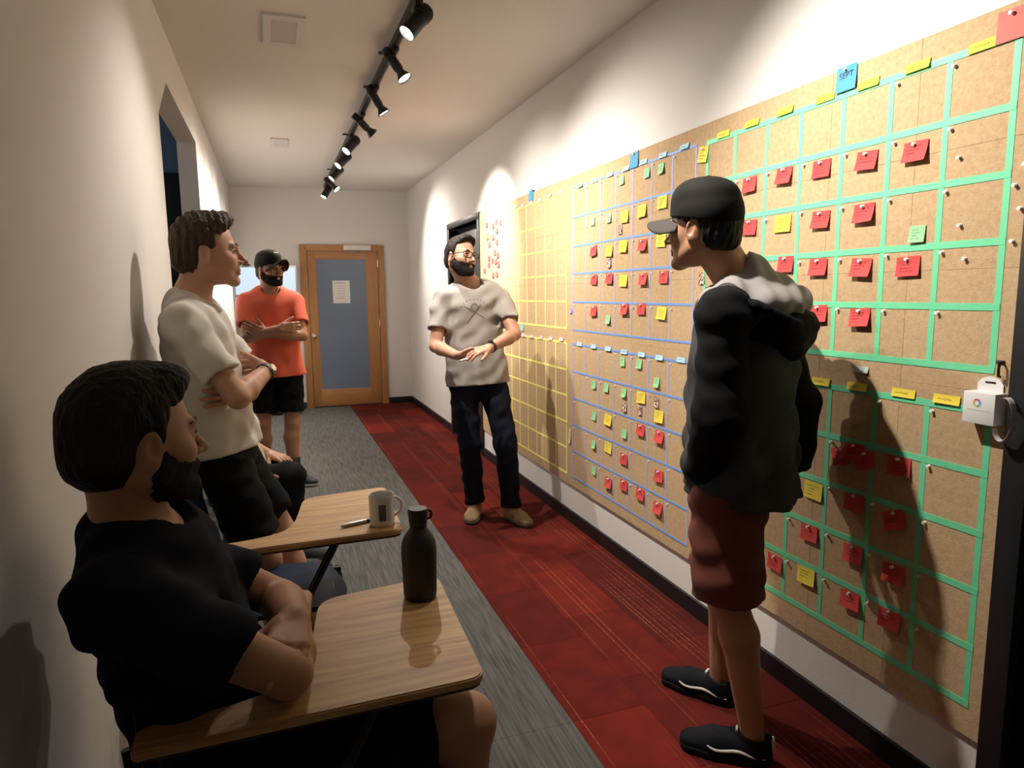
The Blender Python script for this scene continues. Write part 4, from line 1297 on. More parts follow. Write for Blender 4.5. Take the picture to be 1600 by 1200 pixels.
def body_skin(J, hands, headR, head_o, head_vf, girth=1.0, arm=1.0, leg=1.0, h=.006, feet=True, torso=True):
    lat, up, fwd = axes(J)
    keys = [k for k in J]
    lo, hi = bounds([J[k] for k in keys], .16); F = Field(lo, hi, h)
    if torso:
        p0, p1, p2 = J['pelvis'], lerp(J['pelvis'], J['neck'], .38), lerp(J['pelvis'], J['neck'], .74)
        F.cone(p0, p1, .140 * girth, .128 * girth, .03, fwd, .68); F.cone(p1, p2, .128 * girth, .150 * girth, .03, fwd, .68)
        F.cone(lerp(J['shL'], J['shR'], .12), lerp(J['shL'], J['shR'], .88), .052, .052, .04)
        F.cone(J['hipL'], J['hipR'], .085, .085, .04)
    for s in 'RL':
        sh, el, wr = J['sh' + s], J['el' + s], J['wr' + s]
        F.cone(sh, el, .050 * arm, .038 * arm, .02); m = lerp(el, wr, .28)
        F.cone(el, m, .037 * arm, .041 * arm, .012); F.cone(m, wr, .041 * arm, .0265 * arm, .012)
        F.cone(lerp(sh, J['neck'], .15), lerp(J['neck'], J['head'], .15), .042, .038, .04)
        hp, kn, an = J['hip' + s], J['kn' + s], J['an' + s]
        F.cone(hp, kn, .083 * leg, .056 * leg, .03)
        c = lerp(kn, an, .28); bk = nrm(np.cross(np.cross(J['toe' + s] - an, an - kn), an - kn)) * .012
        if np.dot(bk, J['toe' + s] - an) > 0: bk = -bk
        F.cone(kn, c + bk, .052 * leg, .056 * leg, .02); F.cone(c + bk, an, .056 * leg, .034 * leg, .02)
        if feet: F.cone(an, J['toe' + s] + A(0, 0, .012), .036, .026, .02)
    F.cone(J['neck'] - up * .02, J['head'] - headR[:, 2] * .05 - headR[:, 1] * .03, .060, .056, .03)
    parts = [F.mesh(1)]
    for (wr, el, prims) in hands:
        pts = [q for p in prims for q in p[:2]] + [lerp(wr, el, .12)]
        lo, hi = bounds(pts, .022); H = Field(lo, hi, .0029)
        H.cone(lerp(wr, el, .35), wr, .0355 * arm, .0265 * arm, 0)
        for a, b, ra, rb, k in prims: H.cone(a, b, ra, rb, k)
        parts.append(H.mesh(1))
    parts.append(to_world(head_vf, headR, head_o))
    return parts

def tee(J, hem=.10, sleeve=.66, loose=1.0, girth=1.0, seed=1, amp=.002, neck_r=.066, h=.0065, hemcut=None, belly=0.0, sl_r=1.0, flare=1.0):
    lat, up, fwd = axes(J); rnd = random.Random(seed)
    e = {s: lerp(J['sh' + s], J['el' + s], sleeve) for s in 'RL'}
    bot = J['pelvis'] - up * hem
    lo, hi = bounds([bot, J['neck'], J['shR'], J['shL'], e['R'], e['L'], J['hipL'], J['hipR']], .24); F = Field(lo, hi, h)
    L = loose; p1 = lerp(J['pelvis'], J['neck'], .40); p2 = lerp(J['pelvis'], J['neck'], .74)
    F.cone(bot - up * .05, p1 + fwd * belly * .5, .196 * L * girth * flare, .168 * L * girth, .03, fwd, .76)
    F.cone(p1 + fwd * belly * .5, p2 + fwd * .01, .168 * L * girth, .172 * L * girth, .03, fwd, .70)
    F.cone(lerp(J['shL'], J['shR'], .10), lerp(J['shL'], J['shR'], .90), .064, .064, .05)
    F.cone(p2, J['neck'] - up * .06, .150 * L, .105, .05, fwd, .70)
    for s in 'RL':
        F.cone(lerp(J['sh' + s], J['neck'], .1), J['neck'] - up * .012, .058, .056, .04)
        F.cone(J['sh' + s], e[s], .061 * sl_r, .066 * sl_r, .03, flat_b=True)
    wv = []
    for _ in range(7):
        q = nrm(up * rnd.uniform(.1, .9) + lat * rnd.uniform(-1, 1) + fwd * rnd.uniform(-.4, .4)) * rnd.uniform(38, 95)
        wv.append((amp * rnd.uniform(.4, 1), q, rnd.uniform(0, 6), None))
    # vertical drapes growing towards the hem
    for _ in range(3):
        q = lat * rnd.uniform(40, 75) + fwd * rnd.uniform(-30, 30)
        wv.append((amp * 1.3, q, rnd.uniform(0, 6), lambda P, b=bot, u=up: np.clip(1.0 - ((P - b) @ u) / .40, 0, 1)))
    F.wrinkle(wv)
    for s in 'RL':
        d = nrm(J['el' + s] - J['sh' + s])
        F.cone(e[s] - d * .035, e[s] + d * .05, .050 * sl_r, .050 * sl_r, .006, op='sub')
    nk = J['neck']; hd = nrm(J['head'] - nk)
    F.cone(nk - up * .005 + fwd * .012, nk + hd * .14 + fwd * .01, neck_r, neck_r + .01, .008, op='sub')
    F.ell(nk + fwd * .062 + up * .004, (.062, .062, .040), .012, op='sub')
    F.plane(bot if hemcut is None else hemcut[0], -up if hemcut is None else hemcut[1])
    return F

def bottoms(J, end, r0=.098, r1=.080, r2=.062, seat=.118, waist=.06, seed=2, amp=.002, h=.0065, knee_r=None, flat=True):
    "end: fraction along hip-knee-ankle (0..1 thigh, 1..2 shank) where the legs end"
    rnd = random.Random(seed); lat, up, fwd = axes(J)
    pts = [J['hipR'], J['hipL'], J['knR'], J['knL'], J['pelvis'] + up * waist] + ([J['anR'], J['anL']] if end > 1 else [])
    lo, hi = bounds(pts, .18); F = Field(lo, hi, h)
    F.cone(lerp(J['hipL'], J['hipR'], .2), lerp(J['hipL'], J['hipR'], .8), seat * .86, seat * .86, .04)
    F.cone(lerp(J['hipL'], J['hipR'], .5), J['pelvis'] + up * (waist + .05), .150, .140, .04, fwd, .74)
    for s in 'RL':
        hp, kn, an = J['hip' + s], J['kn' + s], J['an' + s]
        if end <= 1: F.cone(hp, lerp(hp, kn, end), r0, r1, .03, flat_b=flat)
        else:
            F.cone(hp, kn, r0, knee_r or r1, .03); F.cone(kn, lerp(kn, an, end - 1), knee_r or r1, r2, .03, flat_b=flat)
    wv = []
    for _ in range(7):
        q = nrm(up * rnd.uniform(.3, 1) + lat * rnd.uniform(-.8, .8) + fwd * rnd.uniform(-.6, .6)) * rnd.uniform(40, 110)
        wv.append((amp * rnd.uniform(.4, 1), q, rnd.uniform(0, 6), None))
    F.wrinkle(wv)
    if end <= 1:
        for s in 'RL':
            hp, kn = J['hip' + s], J['kn' + s]; e = lerp(hp, kn, end); d = nrm(kn - hp)
            F.cone(e - d * .04, e + d * .06, r1 - .018, r1 - .016, .006, op='sub')
    F.plane(J['pelvis'] + up * waist, up)
    return F

def shoe(parent, org, an, toe, upper_m, sole_m, lace_m=None, stripe_m=None, collar_m=None, L=.285, wide=1.0, side=1):
    an = A(*an); d = A(toe[0] - an[0], toe[1] - an[1], 0); d = nrm(d); r = A(d[1], -d[0], 0)
    o = A(an[0], an[1], 0); P = lambda f, s, z: o + d * f + r * s + A(0, 0, z)
    heel, mid, ball, tip = -.052, .03, .115, L - .095
    F = Field(*bounds([P(heel, 0, 0), P(tip, 0, .11), P(0, .06, 0), P(0, -.06, 0), P(tip, .06, 0), P(tip, -.06, 0)], .05), .0045)
    F.cone(P(heel + .030, 0, .034), P(mid, .0, .034), .034 * wide, .036 * wide, .015); F.cone(P(mid, 0, .034), P(ball, .004, .030), .036 * wide, .045 * wide, .02, A(0, 0, 1), .9)
    F.cone(P(ball, .004, .030), P(tip - .030, 0, .027), .045 * wide, .038 * wide, .02, A(0, 0, 1), .72)
    F.cone(P(-.005, 0, .06), P(.10, 0, .045), .038, .030, .03); F.cone(P(-.012, 0, .03), P(-.012, 0, .085), .040, .043, .02, flat_b=True)
    F.cone(P(-.008, 0, .068), P(-.008, 0, .13), .035, .037, .003, op='sub')
    F.plane((0, 0, .020), (0, 0, -1))
    sh = np_mesh('shoe', [F.mesh(1)], upper_m, parent, org)
    S = Field(*bounds([P(heel, 0, 0), P(tip, 0, .04), P(0, .06, 0), P(0, -.06, 0), P(tip, .06, 0), P(tip, -.06, 0)], .05), .0045)
    S.cone(P(heel + .032, 0, .015), P(mid, 0, .015), .038 * wide, .039 * wide, .01); S.cone(P(mid, 0, .015), P(ball, .004, .015), .039 * wide, .048 * wide, .02); S.cone(P(ball, .004, .015), P(tip - .034, 0, .015), .048 * wide, .042 * wide, .02)
    S.plane((0, 0, .026), (0, 0, 1)); S.plane((0, 0, .001), (0, 0, -1))
    np_mesh('sole', [S.mesh(1)], sole_m, sh, org)
    return sh, P

def strip_on(bvh, pts, direction, width, nrm_off, name, m, parent, org, closed=False):
    "ribbon laid on a surface: pts are world points cast along direction onto the mesh"
    hits = []
    dv = Vector(direction).normalized()
    for p in pts:
        h = bvh.ray_cast(Vector(p) - dv * .4, dv)
        if h[0] is not None: hits.append((h[0] + h[1].normalized() * nrm_off * (1 if h[1].dot(dv) < 0 else -1), h[1]))
    if len(hits) < 2: return None
    v = []; f = []
    for i, (p, n) in enumerate(hits):
        t = (hits[min(i + 1, len(hits) - 1)][0] - hits[max(i - 1, 0)][0]).normalized(); b = t.cross(n).normalized() * width / 2
        v += [p - b, p + b]
    f = [(2 * i, 2 * i + 1, 2 * i + 3, 2 * i + 2) for i in range(len(hits) - 1)]
    return mesh_vf(name, [tuple(Vector(p) - Vector(org)) for p in v], f, m, parent)

def mesh_bvh(vf):
    v, f = vf; return BVHTree.FromPolygons([tuple(p) for p in v], [tuple(int(i) for i in q) for q in f])

def eyes(R, o, org, parent, looking=(0, 1, 0), brow_m=None, iris=(.05, .03, .02)):
    wm = mat('eye_white', (.62, .58, .55), .25); im = mat('iris_dark', iris, .2)
    for sx in (-1, 1):
        c = np.asarray(o) + R @ A(sx * .031, .0755, -.001)
        g = nrm(R @ A(*looking))
        e = MB().lathe([(0, -.0122), (.006, -.0106), (.0106, -.006), (.0122, 0), (.0106, .006), (.006, .0106), (0, .0122)], c - A(*org), g, 20).build('eye', wm, parent)
        MB().lathe([(0, .0136), (.003, .0131), (.0055, .0112), (.0058, .0106)], c - A(*org), g, 16).build('iris', im, e)
        # upper lid
        b = MB(); pts = []
        for i in range(9):
            a = math.radians(-62 + i * 15.5); pts.append(np.asarray(o) - A(*org) + R @ (A(sx * .031, .0755, -.001) + .0135 * A(math.sin(a), math.cos(a) * .95, .36 - .10 * math.sin(a) ** 2)))
        b.tube(pts, [.0012] + [.0021] * 7 + [.0012], 6).build('eyelash_line', mat('lash', (.03, .02, .015), .7), parent)
        if brow_m:
            pts = [np.asarray(o) - A(*org) + R @ A(sx * x, y, z) for x, y, z in ((.012, .0935, .0195), (.022, .0925, .0240), (.034, .0865, .0250), (.046, .073, .0200))]
            MB().tube(pts, [.0030, .0040, .0036, .0016], 8).build('eyebrow', brow_m, parent)

def glasses(R, o, org, parent, m, w=.052, hgt=.036, r=.0022, roundness=4.0, lens_m=None, y=.108):
    t = bpy.data.objects.new('eyeglasses', None); COL.objects.link(t); t.parent = parent
    T = lambda p: tuple(np.asarray(o) - A(*org) + R @ np.asarray(p, float))
    for sx in (-1, 1):
        pts = []; n = 28; c = (sx * .0335, -.004)
        for i in range(n):
            a = 2 * math.pi * i / n; ca, sa = math.cos(a), math.sin(a)
            k = (abs(ca) ** roundness + abs(sa) ** roundness) ** (-1 / roundness)
            xx, zz = c[0] + ca * k * w / 2, c[1] + sa * k * hgt / 2
            pts.append((xx, y - .22 * max(0, abs(xx) - .02) - .9 * max(0, abs(xx) - .03) ** 2 * 6, zz))
        MB().tube([T(p) for p in pts], r, 8, closed=True).build('rim', m, t)
        if lens_m:
            v = [T((c[0], y - .008, c[1]))] + [T(p) for p in pts]
            mesh_vf('lens', v, [(0, i + 1, (i + 1) % n + 1) for i in range(n)], lens_m, t)
        MB().tube([T((sx * (.0335 + w / 2), y - .014, .004)), T((sx * .072, y - .035, .004)), T((sx * .081, .02, .002)), T((sx * .083, -.015, .004)), T((sx * .082, -.030, -.012))], r * .9, 8).build('temple_arm', m, t)
    MB().tube([T((-.0085, y - .001, .000)), T((-.004, y + .002, .003)), T((.004, y + .002, .003)), T((.0085, y - .001, .000))], r, 8).build('bridge', m, t)
    return t

def watch(wr, el, org, parent, m, mface, t=.10, r=.030, up=(0, 0, 1)):
    d = nrm(wr - el); c = lerp(wr, el, t); x = nrm(np.cross(d, up)); y = np.cross(x, d)
    pts = [c - A(*org) + (x * math.cos(a) + y * math.sin(a)) * r for a in np.linspace(0, 2 * math.pi, 25)[:-1]]
    b = MB()
    v = []; f = []
    n = len(pts)
    for p, a in zip(pts, np.linspace(0, 2 * math.pi, 25)[:-1]):
        nn = x * math.cos(a) + y * math.sin(a)
        for k, (u, w_) in enumerate(((-.009, -.001), (.009, -.001), (.009, .003), (-.009, .003))): v.append(p + d * u + nn * w_)
    for i in range(n):
        j = (i + 1) % n
        for k in range(4): f.append((4 * i + k, 4 * i + (k + 1) % 4, 4 * j + (k + 1) % 4, 4 * j + k))
    w_ = b.add(v, f, True).build('wristwatch', m, parent)
    MB().lathe([(0, .0085), (.0135, .0085), (.0155, .006), (.0155, 0), (0, 0)], c - A(*org) + y * (r + .001), y, 20).build('watch_face', mface, w_)

M_skin = mat('skin_light', (.50, .275, .185), .5, spec=.35, bump=.03, bscale=260, var=.06, vscale=30)
M_skin2 = mat('skin_tan', (.43, .225, .140), .5, spec=.35, bump=.03, bscale=260, var=.06, vscale=30)
M_lip = mat('lips', (.44, .19, .14), .45)
M_hair_dk = mat('hair_dark', (.009, .006, .005), .6, spec=.25, bump=.6, bscale=180, stretch=(1, 1, .25))
M_hair_br = mat('hair_brown', (.050, .030, .019), .6, spec=.25, bump=.6, bscale=160, stretch=(1, 1, .3))
M_beard = mat('beard_dark', (.012, .008, .006), .8, spec=.2, bump=.7, bscale=350)
M_blk_cloth = mat('black_cotton', (.007, .007, .008), .85, bump=.15, bscale=500, spec=.12)
def lips(R, o, org, parent):
    T = lambda p: tuple(np.asarray(o) - A(*org) + R @ np.asarray(p, float))
    MB().tube([T((-.021, .0815, -.0695)), T((-.011, .0905, -.0660)), T((0, .0930, -.0668)), T((.011, .0905, -.0660)), T((.021, .0815, -.0695))], [.0015, .0042, .0046, .0042, .0015], 8).build('upper_lip', M_lip, parent)
    MB().tube([T((-.019, .0820, -.0705)), T((-.010, .0900, -.0738)), T((0, .0920, -.0745)), T((.010, .0900, -.0738)), T((.019, .0820, -.0705))], [.0015, .0048, .0054, .0048, .0015], 8).build('lower_lip', M_lip, parent)

# ---- the presenter in the grey tee
def person_presenter():
    org = A(1.22, 4.0, 0)
    t = thing('person', org, 'person with glasses and dark beard in grey tee and jeans holding a marker', 'person')
    J = dict(pelvis=A(1.185, 4.05, .945), neck=A(1.165, 4.09, 1.465), head=A(1.100, 4.055, 1.635),
             shR=A(.995, 4.11, 1.385), shL=A(1.340, 4.05, 1.390), elR=A(.915, 4.01, 1.100), wrR=A(.985, 3.785, 1.060),
             elL=A(1.375, 3.865, 1.165), wrL=A(1.165, 3.715, 1.100), hipR=A(1.095, 4.07, .90), hipL=A(1.275, 4.03, .90),
             knR=A(1.115, 4.00, .49), knL=A(1.315, 3.89, .49), anR=A(1.155, 4.05, .08), anL=A(1.345, 3.88, .08), toeR=A(1.09, 3.90, .03), toeL=A(1.395, 3.72, .03))
    R = frame((.44, -.89, .08), roll=math.radians(10))
    hR = hand_prims(J['wrR'], (.80, -.42, -.02), (.15, .35, .9), 1, curl=(.30, .35, .4, .45), thumb=(.75, .35, .35))
    hL = hand_prims(J['wrL'], (-.88, -.30, -.12), (.05, .35, -.9), 1, curl=(.25, .28, .32, .36), thumb=(.7, .5, .3), spread=.09)
    hv = head_skin(neck=R.T @ (J['neck'] - J['head']))
    np_mesh('body', body_skin(J, [(J['wrR'], J['elR'], hR), (J['wrL'], J['elL'], hL)], R, J['head'], hv, feet=False), M_skin, t, org)
    F = tee(J, hem=.095, loose=1.0, seed=11, amp=.0030, girth=1.03, neck_r=.061); sv = F.mesh(1)
    gm = mat('grey_heather', (.35, .325, .30), .85, bump=.12, bscale=600, var=.06, vscale=300)
    sh = np_mesh('t_shirt', [sv], gm, t, org)
    bvh = mesh_bvh(sv); lat, up, fwd = axes(J); c = J['neck'] - up * .185 + fwd * .1
    pm = mat('shirt_print', (.16, .145, .135), .85)
    def seg(x0, z0, x1, z1, n=12): return [c + lat * (-1) * lerp(x0, x1, i / n) + up * lerp(z0, z1, i / n) for i in range(n + 1)]
    strip_on(bvh, seg(-.062, .052, .062, -.028), -fwd, .005, .0015, 'print_arrow', pm, sh, org)
    strip_on(bvh, seg(.040, .055, -.055, -.055), -fwd, .005, .0015, 'print_arrow', pm, sh, org)
    arc = [c - lat * (.022 * math.cos(a)) + up * (.032 + .030 * math.sin(a)) for a in np.linspace(.1, 3.04, 12)]
    strip_on(bvh, arc, -fwd, .007, .0015, 'print_emblem', pm, sh, org)
    for k, a in enumerate(np.linspace(.5, 2.64, 9)):
        q = c - lat * (.085 * math.cos(a)) + up * (.015 + .075 * math.sin(a))
        strip_on(bvh, [q - lat * .003, q + lat * .003], -fwd, .007, .0015, 'print_letter_mark', pm, sh, org)
    jm = mat('dark_denim', (.007, .010, .020), .8, spec=.15, bump=.2, bscale=700, var=.15, vscale=9)
    np_mesh('jeans', [bottoms(J, 1.97, r0=.094, r1=.072, r2=.062, knee_r=.070, seed=3, amp=.002).mesh(1)], jm, t, org)
    tan = mat('tan_suede', (.30, .20, .105), .8, bump=.2, bscale=400); sole = mat('grey_sole', (.10, .085, .07), .7); brn = mat('brown_patch', (.13, .04, .025), .7)
    for s in 'RL':
        so, P = shoe(t, org, J['an' + s], J['toe' + s], tan, sole)
        for k in range(4):
            f = .055 + k * .020; MB().tube([P(f, -.022, .070 - k * .007) - org, P(f + .004, 0, .080 - k * .007) - org, P(f, .022, .070 - k * .007) - org], .0022, 6).build('lace', brn, so)
        MB().tube([P(.04, .037, .05) - org, P(.07, .041, .045) - org, P(.105, .046, .035) - org], [.004, .007, .004], 8).build('side_patch', brn, so)
        MB().tube([P(.04, -.037, .05) - org, P(.07, -.041, .045) - org, P(.105, -.044, .035) - org], [.004, .007, .004], 8).build('side_patch', brn, so)
    np_mesh('hair', [to_world(hair_mesh(front=.074, puff=.013, top=.004, quiff=.006, noise=.0007, seed=2, temple=-.02), R, J['head'])], M_hair_dk, t, org)
    np_mesh('beard', [to_world(beard_mesh(.009), R, J['head'])], M_beard, t, org)
    eyes(R, J['head'], org, t, brow_m=M_hair_dk); lips(R, J['head'], org, t)
    glasses(R, J['head'], org, t, mat('glasses_black', (.012, .012, .013), .3), w=.054, hgt=.036, r=.0026)
    watch(J['wrL'], J['elL'], org, t, mat('watch_black', (.012, .012, .013), .4), mat('watch_glass', (.02, .02, .025), .1), .08, .030)
    # marker held between both hands
    mk = thing('marker', (1.035, 3.675, 1.052), 'white marker held between the hands of the grey shirted presenter', 'marker')
    d = nrm((.75, .02, .18))
    MB().lathe([(0, -.055), (.005, -.055), (.0065, -.05), (.0065, .05), (.005, .055), (0, .055)], (0, 0, 0), d, 14).build('marker_body', mat('marker_white', (.75, .75, .74), .4), mk)
    MB().lathe([(0, -.068), (.004, -.068), (.0045, -.055), (0, -.055)], (0, 0, 0), d, 12).build('marker_tip', mat('marker_grey', (.2, .2, .2), .5), mk)
person_presenter()

# ---- the man in the orange tee
def person_orange():
    org = A(0, 5.25, 0)
    t = thing('person', org, 'person in orange tee, black shorts and dark cap with arms crossed', 'person')
    J = dict(pelvis=A(.0, 5.26, .93), neck=A(-.010, 5.28, 1.44), head=A(-.005, 5.245, 1.602), shR=A(-.180, 5.26, 1.365), shL=A(.165, 5.28, 1.368),
             elR=A(-.180, 5.09, 1.125), wrR=A(.035, 4.995, 1.185), elL=A(.190, 5.115, 1.125), wrL=A(-.050, 5.045, 1.150),
             hipR=A(-.09, 5.26, .88), hipL=A(.09, 5.26, .88), knR=A(-.115, 5.235, .48), knL=A(.088, 5.225, .48), anR=A(-.125, 5.28, .08), anL=A(.085, 5.235, .08),
             toeR=A(-.17, 5.13, .03), toeL=A(.21, 5.14, .03))
    R = frame((.60, -.80, .03))
    hR = hand_prims(J['wrR'], (.85, -.05, .05), (-.1, .95, -.1), 1, curl=(.5, .55, .6, .6))
    hL = hand_prims(J['wrL'], (-.85, -.15, .35), (.15, .95, .0), -1, curl=(.25, .25, .3, .3), spread=.12)
    np_mesh('body', body_skin(J, [(J['wrR'], J['elR'], hR), (J['wrL'], J['elL'], hL)], R, J['head'], head_skin(neck=R.T @ (J['neck'] - J['head'])), feet=False), M_skin2, t, org)
    om = mat('orange_cotton', (.66, .115, .065), .85, bump=.12, bscale=600)
    np_mesh('t_shirt', [tee(J, hem=.105, loose=1.03, seed=21, amp=.0022, girth=1.04).mesh(1)], om, t, org)
    np_mesh('shorts', [bottoms(J, .80, r0=.100, r1=.094, seed=22).mesh(1)], M_blk_cloth, t, org)
    sk = mat('grey_sock', (.045, .048, .055), .9, bump=.2, bscale=300); bk = mat('shoe_black', (.010, .010, .011), .7); sl = mat('sole_white', (.42, .40, .37), .7)
    for s in 'RL':
        F = Field(*bounds([J['an' + s], lerp(J['an' + s], J['kn' + s], .36)], .07), .006)
        F.cone(J['an' + s] - A(0, 0, .03), lerp(J['an' + s], J['kn' + s], .34), .041, .050, 0, flat_b=True)
        np_mesh('sock', [F.mesh(1)], sk, t, org)
        so, P = shoe(t, org, J['an' + s], J['toe' + s], bk, sl)
        for k in range(3):
            f = .060 + k * .022; MB().tube([P(f, -.022, .068 - k * .007) - org, P(f + .004, 0, .078 - k * .007) - org, P(f, .022, .068 - k * .007) - org], .0024, 6).build('lace', mat('lace_white', (.6, .6, .58), .8), so)
    cm, bm_ = cap_mesh(brim_up=.32)
    cc = mat('cap_olive_black', (.016, .015, .011), .85, spec=.15, bump=.15, bscale=400)
    cp = np_mesh('cap', [to_world(cm, R, J['head'])], cc, t, org); np_mesh('cap_brim', [to_world(bm_, R, J['head'])], cc, cp, org)
    MB().bbox((-.018, -.003, -.012), (.018, .003, .012), .002).build('cap_badge', mat('badge_white', (.7, .69, .66), .6), cp, tuple(J['head'] + R @ A(0, .082, .105) - org)).rotation_euler = Matrix(R.tolist()).to_euler()
    np_mesh('hair', [to_world(hair_mesh(front=.03, back=-.085, puff=.008, noise=.0007, temple=-.03), R, J['head'])], M_hair_dk, t, org)
    np_mesh('beard', [to_world(beard_mesh(.009), R, J['head'])], M_beard, t, org)
    eyes(R, J['head'], org, t, brow_m=M_hair_dk); lips(R, J['head'], org, t)
    glasses(R, J['head'], org, t, mat('glasses_clear', (.42, .36, .28), .25), w=.050, hgt=.042, r=.0020, roundness=2.2)
person_orange()

# ---- the man in the pale tee leaning on the left wall
def person_leaning():
    org = A(-.1, 2.6, 0)
    t = thing('person', org, 'person with brown hair in pale tee and black shorts leaning on left wall', 'person')
    J = dict(pelvis=A(-.215, 2.62, .915), neck=A(-.280, 2.63, 1.395), head=A(-.200, 2.62, 1.570), shR=A(-.280, 2.455, 1.325), shL=A(-.255, 2.80, 1.330),
             elR=A(-.125, 2.385, 1.085), wrR=A(-.035, 2.605, 1.145), elL=A(-.085, 2.830, 1.100), wrL=A(-.120, 2.545, 1.090),
             hipR=A(-.205, 2.53, .87), hipL=A(-.20, 2.71, .87), knR=A(-.075, 2.50, .475), knL=A(-.010, 2.73, .475), anR=A(-.02, 2.49, .08), anL=A(.10, 2.745, .08),
             toeR=A(.15, 2.46, .03), toeL=A(.27, 2.75, .03))
    R = frame((1, .05, .02))
    hR = hand_prims(J['wrR'], (-.42, .88, .0), (-.85, -.35, -.2), 1, curl=(.35, .35, .4, .4))
    hL = hand_prims(J['wrL'], (-.55, -.80, .0), (-.75, .45, .1), 1, curl=(.22, .25, .28, .3), thumb=(.6, .55, .1), spread=.08)
    np_mesh('body', body_skin(J, [(J['wrR'], J['elR'], hR), (J['wrL'], J['elL'], hL)], R, J['head'], head_skin(nose=1.1, jaw=1.02, neck=R.T @ (J['neck'] - J['head'])), feet=False), M_skin, t, org)
    sm = mat('oatmeal_cotton', (.58, .55, .505), .85, bump=.12, bscale=600)
    np_mesh('t_shirt', [tee(J, hem=.045, loose=.96, girth=1.0, flare=1.10, sleeve=.70, seed=31, amp=.0024).mesh(1)], sm, t, org)
    np_mesh('shorts', [bottoms(J, .78, r0=.092, r1=.092, seat=.108, waist=.035, seed=32).mesh(1)], mat('black_shorts', (.009, .009, .009), .85, spec=.12, bump=.15, bscale=500), t, org)
    bk = mat('shoe_black', (.010, .010, .011), .7); sl = mat('sole_white', (.42, .40, .37), .7)
    for s in 'RL': shoe(t, org, J['an' + s], J['toe' + s], bk, sl)
    np_mesh('hair', [to_world(hair_mesh(front=.070, back=-.080, puff=.014, top=.010, quiff=.016, noise=.0020, temple=-.004, seed=9), R, J['head'])], M_hair_br, t, org)
    eyes(R, J['head'], org, t, brow_m=M_hair_br); lips(R, J['head'], org, t)
    watch(J['wrR'], J['elR'], org, t, mat('watch_band', (.05, .045, .04), .4), mat('watch_steel', (.5, .5, .5), .25, 1), .05, .031, up=(.8, 0, .5))
person_leaning()

# ---- the seated man in the foreground
def person_seated():
    org = A(-.1, 1.36, 0)
    t = thing('person', org, 'bearded person in dark navy tee seated with folded arms on near tablet desk', 'person')
    J = dict(pelvis=A(-.150, 1.385, .555), neck=A(-.270, 1.350, 1.010), head=A(-.235, 1.300, 1.178), shR=A(-.265, 1.175, .935), shL=A(-.250, 1.490, .905),
             elR=A(-.010, 1.190, .752), wrR=A(.010, 1.435, .752), elL=A(-.020, 1.535, .742), wrL=A(.005, 1.300, .800),
             hipR=A(-.120, 1.29, .535), hipL=A(-.120, 1.48, .535), knR=A(.325, 1.225, .560), knL=A(.31, 1.53, .55), anR=A(.29, 1.20, .08), anL=A(.24, 1.53, .08),
             toeR=A(.45, 1.17, .03), toeL=A(.41, 1.53, .03))
    R = frame((.84, .54, -.03))
    hR = hand_prims(J['wrR'], (.0, .95, .05), (-.3, 0, -.9), 1, curl=(.3, .3, .35, .35))
    hL = hand_prims(J['wrL'], (-.15, -.95, -.05), (-.3, 0, -.9), -1, curl=(.3, .3, .35, .35))
    np_mesh('body', body_skin(J, [(J['wrR'], J['elR'], hR), (J['wrL'], J['elL'], hL)], R, J['head'], head_skin(neck=R.T @ (J['neck'] - J['head'])), arm=1.08, feet=False), M_skin2, t, org)
    nm = mat('navy_cotton', (.007, .009, .016), .85, bump=.12, bscale=600, spec=.12)
    np_mesh('t_shirt', [tee(J, hem=.06, loose=1.02, sleeve=.68, seed=41, amp=.0022, sl_r=1.1).mesh(1)], nm, t, org)
    np_mesh('shorts', [bottoms(J, .86, r0=.095, r1=.088, seed=42).mesh(1)], M_blk_cloth, t, org)
    bk = mat('shoe_black', (.010, .010, .011), .7); sl = mat('sole_white', (.42, .40, .37), .7)
    for s in 'RL': shoe(t, org, J['an' + s], J['toe' + s], bk, sl)
    np_mesh('hair', [to_world(hair_mesh(front=.066, back=-.085, puff=.012, top=.004, quiff=.004, noise=.0006, temple=-.045, seed=4), R, J['head'])], M_hair_dk, t, org)
    np_mesh('beard', [to_world(beard_mesh(.008), R, J['head'])], M_beard, t, org)
    eyes(R, J['head'], org, t, brow_m=M_hair_dk); lips(R, J['head'], org, t)
person_seated()

